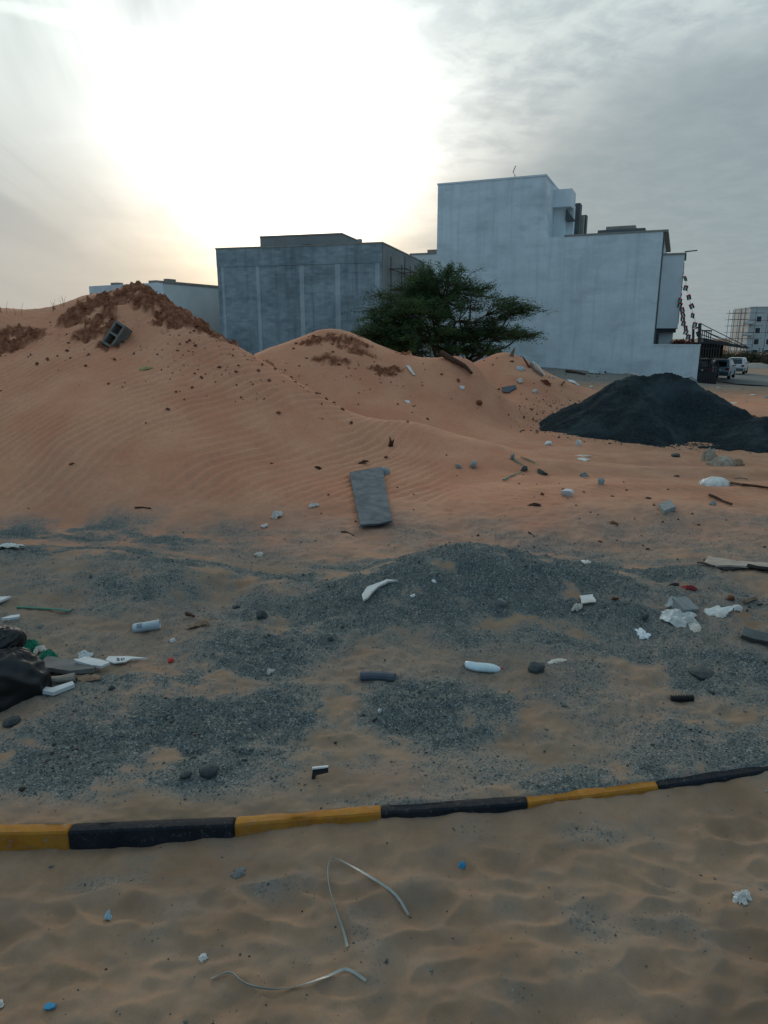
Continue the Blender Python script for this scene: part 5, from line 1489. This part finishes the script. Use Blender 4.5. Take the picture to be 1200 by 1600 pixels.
    o = from_bm('wood_plank', shard([(-6 * k, -8 * k), (4 * k, -8 * k), (8 * k, 14 * k), (4 * k, 9 * k)], .03), M['brown_wood'])
    o.matrix_world = Matrix.Translation(p) @ Matrix.Rotation(math.radians(80), 4, 'X'); tag(o, 'dark splintered plank standing upright on the third mound crest', 'plank')
    a = hit(828, 575)[0]; b = a + Vector((-.17, 0, .24))
    q = tube('broken_stick', [Vector((0, 0, 0)), (b - a) * .5, b - a], [.02, .022, .014], M['rust_cloth'], None, 6); q.location = a; tag(q, 'red brown stick leaning out of the third mound', 'stick')
    stick('wood_batten', [(829, 572), (837, 582), (848, 590)], .03, .024, M['grey_plank'], 'weathered grey piece of frame lying down the third mound flank', 'plank', .03)
    stick('wood_batten', [(832, 570), (842, 578), (851, 591)], .018, .014, M['white_rag'], 'thin pale batten beside the weathered grey frame piece', 'plank', .05)
    stick('fallen_branch', [(690, 560), (712, 572), (727, 580), (736, 592)], .055, .03, M['bark'], 'thick dark fallen branch on the crest under the tree', 'branch', .06, jit=.02, sides=8)
    # wood and bark on the nearer slope
    p, n, dep = hit(610, 697); k = dep / F
    for i, (dx, h, lab) in enumerate(((0, 15, 'dark splinter of wood sticking up from the slope'), (4, 11, 'thin splinter leaning by the larger dark one'))):
        q = tube('wood_splinter', [Vector((0, 0, -.02)), Vector((1.5 * k, 0, h * .6 * k)), Vector((dx * k, 0, h * k))], [3.2 * k * (1 - .5 * i), 2 * k, .5 * k], M['bark'], None, 5); q.location = p + Vector((dx * k * .8 - .01, 0, 0)); tag(q, lab, 'wood splinter')
    film('bark_piece', 568, 722, 18, 8, M['bark'], 'curled brown bark scrap above the large grey board', 'bark', 41, .3, .9, .8, deep=.5)
    film('bark_piece', 497, 730, 13, 6, M['bark'], 'small dark bark curl on the ripple free sand', 'bark', 42, .1, .7, .8, deep=.5)
    film('bark_piece', 836, 788, 24, 10, M['bark'], 'broad brown bark curl on the sand below the white foam block', 'bark', 43, .1, .8, .7, deep=.5)
    film('bark_piece', 1013, 777, 10, 6, M['bark'], 'small dark bark chip above the square grey fragment', 'bark', 44, -.5, .6, .7, deep=.5)
    film('bark_piece', 1058, 743, 12, 5, M['bark'], 'dark bark sliver near the big white bag', 'bark', 45, .3, .6, .7, deep=.4)
    stick('thin_stick', [(211, 794), (223, 794), (236, 795)], .008, .006, M['bark'], 'thin straight dark stick at the toe of the dune', 'stick')
    stick('thin_stick', [(826, 833), (835, 838)], .008, .005, M['bark'], 'short dark stick near the gravel mound crest', 'stick')
    stick('thin_stick', [(533, 832), (541, 832), (553, 838)], .009, .006, M['bark'], 'short twig just below the large grey board', 'stick')
    stick('long_branch', [(1141, 757), (1160, 761), (1180, 762), (1206, 766)], .016, .011, M['bark'], 'long dark branch running off from the big white bag', 'branch', .01)
    stick('long_branch', [(1108, 776), (1118, 780), (1130, 786), (1143, 791)], .014, .010, M['bark'], 'dark bent stick lying along the pale track', 'branch', .01)
    stick('thin_stick', [(1147, 748), (1158, 747), (1168, 749)], .006, .006, M['grey_plank'], 'grey twig behind the big white bag', 'stick')
    # green strips
    for pix, lab in (([(798, 716), (806, 722), (818, 729)], 'green strip running down past a grey lump'), ([(813, 716), (825, 720), (836, 725)], 'short green strip set apart above the others'), ([(787, 752), (797, 746), (815, 740)], 'bent green strip lowest on the slope')):
        stick('green_strip', pix, .014, .008, M['green_plastic'], lab, 'plastic strip', .008, 'green plastic strips on the slope', 5, .006, .5)
    rock('concrete_piece', 801, 713, 8, 12, M['block'], 'grey green lump at the top end of the green strips', 'rubble', 47, .1, group=G)
    rock('concrete_piece', 818, 732, 13, 10, M['dark_rock'], 'grey lump under the lower end of a green strip', 'rubble', 48, .1, group=G)
    stick('green_stick', [(27, 951), (50, 952), (80, 954), (111, 957)], .010, .011, M['green_plastic'], 'long flat green plastic stick on the gravel', 'plastic stick', .004, None, 6, 0., .45)
    # sack and cardboard by the heap
    rag('sack', 1130, 721, 48, 19, M['sack'], 'pale rolled sack at the foot of the gravel heap', 'sack', 50, .1, .35, 1.0, deep=.5)
    rag('sack', 1107, 713, 22, 20, M['sack'], 'tan crumpled sack end propped beside the rolled sack', 'sack', 51, .1, .8, 1.0, deep=.5)
    rag('cardboard_box', 1152, 723, 20, 13, M['cardboard'], 'brown torn cardboard at the end of the rolled sack', 'cardboard', 52, .1, .5, 1.0, deep=.6)
    film('black_rag', 1116, 713, 10, 8, M['black_rag'], 'dark cloth between the sack end and rolled sack', 'cloth', 53, .1, .5, 1.0, deep=.6)
    # broken sheet of wood near the picture side
    ground_shard('plywood_sheet', [(1098, 884), (1106, 876), (1150, 880), (1230, 884), (1300, 888), (1300, 897), (1200, 893), (1160, 892), (1140, 890), (1120, 888)], .012, M['plank'], 'broad pale plywood sheet with broken black edges half under sand', 'plywood', .004, .012, 4)
    for i, (pix, lab) in enumerate((([(1090, 882), (1100, 884), (1114, 888)], 'black broken edge piece at the tip of the plywood sheet'), ([(1128, 893), (1145, 892), (1158, 891)], 'black burnt batten along the middle of the plywood sheet'), ([(1168, 889), (1185, 892), (1206, 895)], 'thick black burnt batten at the outer plywood edge'), ([(1100, 878), (1107, 881)], 'small black splinter on top of the plywood tip'))):
        stick('burnt_batten', pix, (.012, .014, .024, .016)[i], (.01, .012, .022, .008)[i], M['black_rag'], lab, 'batten', .006, 'burnt battens by the plywood', 5, .006, .6)
    stick('grey_timber', [(1158, 996), (1175, 1002), (1200, 1007), (1260, 1016)], .032, .034, M['grey_plank'], 'grey splintered timber beam resting on the sand', 'timber', .01, None, 4)
    stick('grey_timber', [(1162, 944), (1172, 940), (1181, 938)], .012, .014, M['brown_wood'], 'short brown timber offcut behind the trailing white sheet', 'timber', .004, None, 4)
    stick('thin_stick', [(1184, 946), (1210, 946)], .007, .006, M['bark'], 'thin dark stick just past the brown timber offcut', 'stick')
    # feather-like film on the mound
    pix = [(568, 944), (566, 934), (574, 924), (588, 917), (604, 912), (622, 911), (606, 915), (592, 921), (582, 932), (575, 941)]
    ground_shard('film_strip', pix, .012, M['white_film'], 'curved feather shaped white film on the gravel mound', 'plastic film', .002, .014, 5)
    # can
    w = msize(230, 978, 41)
    bm = bmesh.new(); R = w * .185
    prof = [(-.5, .80), (-.48, .95), (-.44, 1.), (-.2, .99), (0, .97), (.2, 1.), (.43, 1.), (.47, .93), (.5, .82)]
    rings = []
    for t, q in prof: rings.append([bm.verts.new((t * w, R * q * math.cos(a) * 1.03, R * q * math.sin(a) * .97)) for a in np.linspace(0, 2 * math.pi, 22, endpoint=False)])
    for i in range(len(rings) - 1):
        for k in range(22): bm.faces.new((rings[i][k], rings[i + 1][k], rings[i + 1][(k + 1) % 22], rings[i][(k + 1) % 22]))
    for e, s_ in ((rings[0], .3), (rings[-1], -.3)):
        inn = [bm.verts.new(v.co * 1) for v in e]
        for v, o_ in zip(inn, e): v.co = Vector((o_.co.x + s_ * R * .3, o_.co.y * .88, o_.co.z * .88))
        for k in range(22): bm.faces.new((e[k], inn[k], inn[(k + 1) % 22], e[(k + 1) % 22]))
        bm.faces.new(inn)
    can = empty('drink_can'); tag(can, 'faded grey drink can lying on its side', 'can')
    from_bm('can_body', bm, M['can'], can, True)
    # faded printed patch wrapped on the side
    v, f = [], []
    for i in range(7):
        a = math.radians(95 + i * 10)
        for t in (-.32, -.12): v.append((t * w, R * 1.012 * math.cos(a) * 1.03, R * 1.012 * math.sin(a)))
    for i in range(6): f.append((i * 2, i * 2 + 1, i * 2 + 3, i * 2 + 2))
    mesh_from('print_patch', v, f, flat_mat('faded_can_print', (.22, .28, .32), .6, .4, 60), can, True)
    place(can, 231, 984, .12, -R * .85)
    # bottle
    w = msize(755, 1041, 60); R = w * .12
    bt = empty('plastic_bottle'); tag(bt, 'flattened pale blue bottle with a red cap', 'bottle')
    prof = [(-.5, .3), (-.48, .7), (-.40, .92), (-.2, 1.), (.1, 1.02), (.25, .95), (.36, .75), (.42, .5), (.44, .36)]
    bm = bmesh.new(); rings = []
    for t, q in prof: rings.append([bm.verts.new((t * w, R * q * 1.25 * math.cos(a) + .12 * R * math.sin(t * 9), R * q * .72 * math.sin(a) + R * (.5 * t * t))) for a in np.linspace(0, 2 * math.pi, 16, endpoint=False)])
    for i in range(len(rings) - 1):
        for k in range(16): bm.faces.new((rings[i][k], rings[i + 1][k], rings[i + 1][(k + 1) % 16], rings[i][(k + 1) % 16]))
    bm.faces.new(rings[0]); bm.faces.new(rings[-1][::-1])
    from_bm('bottle_body', bm, M['cloth_blue'], bt, True)
    v, f = tube_data([(w * .435, 0, R * .1), (w * .50, 0, R * .13)], R * .46, 12); mesh_from('cap', v, f, M['red_plastic'], bt, True)
    place(bt, 755, 1046, -.02, -R * .5)
    # dark pipe piece
    o = stick('pipe_piece', [(563, 1060), (578, 1059), (600, 1060), (617, 1062)], .026, .022, M['dark_board'], 'dark half pipe piece lying on sand', 'pipe', -.004, None, 10, 0., .8)
    # spring like black piece
    o = empty('corrugated_hose'); tag(o, 'short black corrugated hose piece on the sand', 'hose')
    w = msize(1066, 1091, 34); n = 44; path = [(w * (i / n - .5), 0, 0) for i in range(n + 1)]; rad = [w * (.15 + .035 * math.sin(i * 2 * math.pi / 5)) for i in range(n + 1)]
    v, f = tube_data(path, rad, 12); mesh_from('hose_body', v, f, M['black_rag'], o, True)
    place(o, 1066, 1094, -.18, -w * .1)
    film('white_flake', 1050, 1088, 8, 6, M['white_foam'], 'white flake at one end of the corrugated hose', 'scrap', 61, .2, .5, .6)
    # broken black and white angle piece
    p, n, dep = hit(488, 1215); k = dep / F
    prof = [(-1, 12 * k), (0, 14 * k), (24 * k, 17 * k), (24 * k, 9 * k), (6 * k, 5 * k), (2 * k, -3 * k), (-1 * k, -3 * k)]
    bm = shard([(a, b) for a, b in [(-1 * k, -3 * k), (3 * k, -3 * k), (7 * k, 5 * k), (25 * k, 9 * k), (25 * k, 17 * k), (1 * k, 14 * k)]], 5 * k)
    br = empty('bracket'); tag(br, 'broken black angle bracket with a white top edge', 'bracket')
    from_bm('bracket_body', bm, M['black_rag'], br)
    from_bm('white_edge', shard([(0, 14.1 * k), (25 * k, 17.1 * k), (25 * k, 19 * k), (0, 16.6 * k)], 7 * k), M['white_foam'], br)
    br.matrix_world = Matrix.Translation(p) @ Matrix.Rotation(math.radians(72), 4, 'X')
    # straps
    def strap(pix, label, arch, w):
        P = [hit(a, b)[0] for a, b in pix]; n = 28; o0 = P[0].copy(); Q = []
        for i in range(n + 1):
            t = i / n * (len(P) - 1); j = min(int(t), len(P) - 2); u = t - j
            p0, p1, p2, p3 = P[max(j - 1, 0)], P[j], P[j + 1], P[min(j + 2, len(P) - 1)]
            q = .5 * ((2 * p1) + (p2 - p0) * u + (2 * p0 - 5 * p1 + 4 * p2 - p3) * u * u + (3 * p1 - p0 - 3 * p2 + p3) * u ** 3)
            q = q + Vector((0, 0, .006 + arch * math.sin(math.pi * i / n))); Q.append(q - o0)
        gz_ = height(np.array([q.x + o0.x for q in Q]), np.array([q.y + o0.y for q in Q])) - o0.z
        for q, g_ in zip(Q, gz_): q.z = max(q.z, float(g_) + .0045)
        vs, fs = [], []
        for i, q in enumerate(Q):
            t = (Q[min(i + 1, n)] - Q[max(i - 1, 0)]).normalized(); tw = .5 + 1.0 * math.sin(i / n * 5)
            s = t.cross(UP).normalized(); b = s.cross(t); d = s * math.cos(tw) + b * math.sin(tw); e = t.cross(d).normalized() * .0008
            for a, c in ((-1, -1), (1, -1), (1, 1), (-1, 1)): vs.append(q + d * a * w / 2 + e * c)
        for i in range(n):
            for k2 in range(4): a = i * 4 + k2; b2 = i * 4 + (k2 + 1) % 4; fs.append((a, b2, b2 + 4, a + 4))
        fs.append((3, 2, 1, 0)); fs.append((n * 4, n * 4 + 1, n * 4 + 2, n * 4 + 3))
        o = mesh_from('plastic_strap', vs, fs, M['strap'], None, False, o0); tag(o, label, 'strap', 'packing straps on the sand')
    strap([(543, 1482), (536, 1458), (522, 1420), (513, 1385), (513, 1358), (522, 1348), (545, 1358), (585, 1380), (618, 1402), (638, 1432)], 'pale plastic strap bent into a hairpin on the sand', .012, .0075)
    strap([(330, 1532), (345, 1526), (362, 1524), (378, 1538), (400, 1547), (436, 1550), (475, 1543), (512, 1530), (535, 1519), (548, 1520), (572, 1535)], 'pale plastic strap snaking loosely nearest the bottom of the picture' if False else 'pale plastic strap snaking in loose waves over the sand', .004, .0075)
    # rubbish by the black bag
    def bag_bm(seed, neck):
        bm = bmesh.new(); bmesh.ops.create_icosphere(bm, subdivisions=5, radius=1)
        for v in bm.verts:
            c = v.co.copy(); a = math.atan2(c.y, c.x); up = max(0, c.z)
            gather = math.sin(a * 7 + 2 * mnoise.noise(Vector((c.x * 2, c.y * 2, seed)))) * .05 * up ** 1.5
            q = Vector((c.x * 1.1 + seed, c.y * 1.1, c.z * .8)); q2 = Vector((c.x * 1.2 - c.z, c.y * 2.2 + seed, c.z * 2.6))
            k = 1 + .30 * mnoise.noise(q) + gather + .10 * (1 - 2 * abs(mnoise.noise(q2))) 
            k *= 1 - neck * up ** 3
            z = c.z if c.z > -.55 else -.55 + (c.z + .55) * .15
            v.co = Vector((c.x * k, c.y * k, z * k)) * .5
        return bm
    p, n, dep = hit(20, 1104); k = dep / F
    bg = empty('rubbish_bag'); tag(bg, 'full black plastic rubbish bag slumped on the gravel', 'rubbish bag')
    bg.location = p
    o = from_bm('bag_body', bag_bm(7.3, .25), M['black_bag'], bg, True); o.scale = (118 * k, 95 * k, 128 * k); o.location = (-24 * k, 34 * k, 34 * k); o.rotation_euler = (.1, .28, .4)
    o = from_bm('bag_neck', bag_bm(3.1, .1), M['black_bag'], bg, True); o.scale = (54 * k, 46 * k, 50 * k); o.location = (-34 * k, 60 * k, 84 * k); o.rotation_euler = (.3, -.4, .9)
    rag('mesh_bag', 43, 1006, 34, 22, M['green_mesh'], 'bright green mesh bag bunched behind the black rubbish bag', 'mesh bag', 80, .1, .45, 1.1, freq=1.6)
    rag('mesh_bag', 77, 1026, 28, 24, M['green_mesh'], 'darker green mesh bag beside the wooden planks', 'mesh bag', 81, .1, .45, 1.1, freq=1.6)
    film('paper_scrap', 62, 1014, 20, 14, M['paper'], 'beige crumpled scrap between the two green mesh bags', 'paper', 82, .2, .7, .9)
    ground_shard('wood_plank', [(70, 1040), (74, 1036), (150, 1050), (148, 1056), (110, 1060), (68, 1056)], .02, M['grey_plank'], 'grey wooden plank poking out behind the black rubbish bag', 'plank', .002, .02)
    ground_shard('white_board', [(118, 1046), (134, 1040), (158, 1043), (173, 1049), (160, 1055), (145, 1053)], .012, M['white_foam'], 'clean white pointed panel lying on the grey plank', 'panel', 0., .035)
    stick('cardboard_tube', [(66, 1068), (95, 1067), (118, 1063)], .012, .018, M['plank'], 'tan cardboard tube under the grey plank', 'cardboard tube', .01, None, 10)
    film('cardboard_scrap', 138, 1057, 40, 12, M['cardboard'], 'brown crumbling cardboard in front of the white panel', 'cardboard', 83, .1, .8, .6, deep=.6)
    ground_shard('plastic_corner_piece', [(58, 1078), (82, 1082), (114, 1071), (117, 1075), (84, 1089), (58, 1084)], .018, M['white_foam'], 'white plastic corner frame lying by the rubbish bag', 'frame', 0., .006)
    # printed sign fragment
    so = ground_shard('sign_fragment', [(165, 1034), (170, 1030), (200, 1031), (232, 1031), (206, 1034), (196, 1040), (178, 1041)], .006, M['white_foam'], 'torn white sign fragment with black printed marks', 'sign', 0., .01)
    def pmark(pix, nm='printed_mark'):
        P = [so.matrix_world.inverted() @ (hit(a, b)[0]) for a, b in pix]
        vv = [(q.x, q.y, .0075) for q in P]; mesh_from(nm, vv, [tuple(range(len(vv)))], M['print'], so)
    bpy.context.view_layer.update()
    for pix in ([(182, 1033), (186, 1033), (186, 1034.2), (182, 1034.2)], [(183, 1034.8), (187, 1034.8), (187, 1036), (183, 1036)], [(182, 1036.8), (187, 1036.8), (187, 1038.2), (182, 1038.2)],
                [(189, 1033), (191, 1033), (191, 1036), (189, 1036)], [(189, 1036.6), (193, 1036.6), (193, 1038), (189, 1038)], [(192.5, 1033), (194.5, 1033), (194.5, 1035.6), (192.5, 1035.6)]): pmark(pix)
    # white shards by the frame edge
    ground_shard('white_shard', [(-20, 940), (18, 938), (6, 944), (-8, 950)], .012, M['white_foam'], 'pointed white shard at the upper side of the green stick', 'shard', 0., .015)
    ground_shard('white_shard', [(2, 972), (18, 968), (32, 966), (30, 969), (16, 973)], .012, M['white_foam'], 'thin white shard flat on the ground below the green stick', 'shard', 0., .012)
    film('foam_scrap', 20, 966, 20, 9, M['white_rag'], 'dusty foam lump sitting on the thin white shard', 'foam', 84, .1, .4, .8)
    film('grey_scrap', 62, 977, 16, 8, M['grey_plank'], 'dark grey flake between the green stick and mesh bag', 'scrap', 85, .1, .6, .6)
    # rubble in front of the white wall
    H = 'rubble heaped before the white wall'
    film('cement_spill', 930, 580, 26, 16, M['concrete_pale'], 'pale heap of spilled cement before the white wall', 'rubble', 86, 0, .6, 1., H, deep=1.2)
    for pix, mt, lab in (([(883, 570), (892, 570), (898, 570)], 'black_rag', 'black plank on top of the rubble bank by the white wall'), ([(897, 575), (903, 576), (910, 577)], 'grey_plank', 'grey batten just below the black plank on the rubble bank'),
                         ([(884, 582), (900, 584), (915, 587)], 'bark', 'long dark pole lying across the rubble bank'), ([(925, 577), (935, 584), (945, 584)], 'bark', 'bent dark rod beside the cement spill'),
                         ([(970, 582), (984, 583), (998, 584)], 'dark_rock', 'dark plank at the foot of the white wall behind the heap'), ([(972, 585), (985, 586), (996, 588)], 'white_rag', 'pale plank lying parallel before the dark one at the wall foot'),
                         ([(876, 606), (881, 600), (884, 594)], 'bark', 'thin stick upright on the bank behind the third mound')):
        stick('rubble_plank', pix, .10 if pix[0][0] != 876 else .016, .08 if pix[0][0] != 876 else .012, M[mt], lab, 'plank', .05, H, 5, .05)
    film('white_scrap', 895, 597, 9, 7, M['white_film'], 'white crumpled scrap on the rubble bank slope', 'scrap', 87, 0, .6, 1., H)
    film('white_scrap', 864, 589, 7, 5, M['white_film'], 'tiny white scrap at the edge of the rubble bank by the mound', 'scrap', 88, 0, .6, 1., H)
    film('white_scrap', 924, 604, 7, 4, M['white_film'], 'white fleck on the grey slope behind the heap', 'scrap', 89, 0, .6, 1., H)
    rag('rubble_pile', 1075, 594, 20, 9, M['block'], 'small rubble pile at the corner of the boundary wall', 'rubble', 90, 0, .9, .8, None, deep=.8, freq=2.4)
    film('white_scrap', 1145, 629, 12, 3, M['white_film'], 'flat white strip on the open ground past the heap', 'scrap', 91, 0, .3, .8)
    film('white_scrap', 1176, 616, 9, 3, M['white_film'], 'white scrap on the verge short of the road', 'scrap', 92, 0, .3, .8)
    film('white_scrap', 1122, 605, 6, 3, M['white_film'], 'small white litter beside the road edge near the carport', 'scrap', 93, 0, .3, .8)
    rock('clod', 1178, 650, 9, 4, M['clod'], 'dark clod on the open ground past the heap', 'clod', 94, .1)
    # red clay clods scattered on the dunes
    rr = random.Random(9)
    cl = [(266, 592), (246, 555), (330, 522), (305, 540), (275, 612), (288, 625), (315, 590), (321, 585), (300, 606), (262, 640), (58, 571), (75, 563), (90, 556), (105, 548), (110, 560), (134, 572), (228, 661), (112, 725), (45, 795), (170, 600), (395, 600), (297, 520), (292, 535),
          (455, 590), (462, 597), (470, 603), (500, 615), (510, 622), (522, 630), (535, 640), (593, 587), (619, 585), (480, 560), (545, 575), (530, 570), (716, 595), (644, 645), (668, 655), (560, 632), (573, 751), (577, 749), (690, 585), (800, 565), (830, 640), (860, 635), (875, 640), (770, 570), (812, 635), (425, 725), (603, 715)]
    proto = []
    for k in range(4):
        me = from_bm('clay_clod', hull_rock(200 + k, 1, .8, .7, 14), M['clod']); proto.append(me.data); COL.objects.unlink(me); bpy.data.objects.remove(me)
    for px, py in cl:
        p, n, dep = hit(px, py); s = rr.uniform(3.2, 6.5) * dep / F
        o = bpy.data.objects.new('clay_clod', proto[rr.randrange(4)]); COL.objects.link(o)
        o.matrix_world = Matrix.Translation(p + n * s * .12) @ basis(n, rr.uniform(0, 6)) @ Matrix.Diagonal((s * rr.uniform(.8, 1.8), s, s * rr.uniform(.6, 1), 1))
        zone = ('clay clod on the big dune beside the crumbled red bank near the hollow block' if px < 150 and py < 600 else 'lone clay clod low on the rippled face of the big dune' if py > 640 and px < 440 else
                'clay clod on the big dune face below and beyond the hollow block' if px < 345 else 'clay clod in the broken line along the sinking dune crest' if px < 540 and (py > 580 or px < 420) and py < 645 else
                'clay clod by the top corner of the large grey board' if 560 < px < 610 and py > 700 else 'clay clod on the third mound near the heap' if px >= 760 else 'clay clod on the middle sand mound')
        tag(o, zone, 'clay clod', 'clay clods on the sand mounds')
litter()

# ------------------------------------------------------------------ dry grass on the dune skyline
def dry_grass():
    r = random.Random(4); v, f = [], []
    for px, n in ((5, 4), (28, 2), (82, 5), (96, 4)):
        for k in range(n):
            p = at(px + r.uniform(-6, 6), 486, 10.4); p[2] = ground_z(p[0], p[1])
            h = r.uniform(.08, .2); a = r.uniform(-.4, .4)
            tv, tf = tube_data([p, p + np.array([a * h * .3, 0, h * .6]), p + np.array([a * h, 0, h])], [.0025, .002, .001], 4); i = len(v)
            v += tv; f += [tuple(q + i for q in t) for t in tf]
    kind(mesh_from('dry_grass', v, f, M['dry_stem']), 'stuff')
dry_grass()
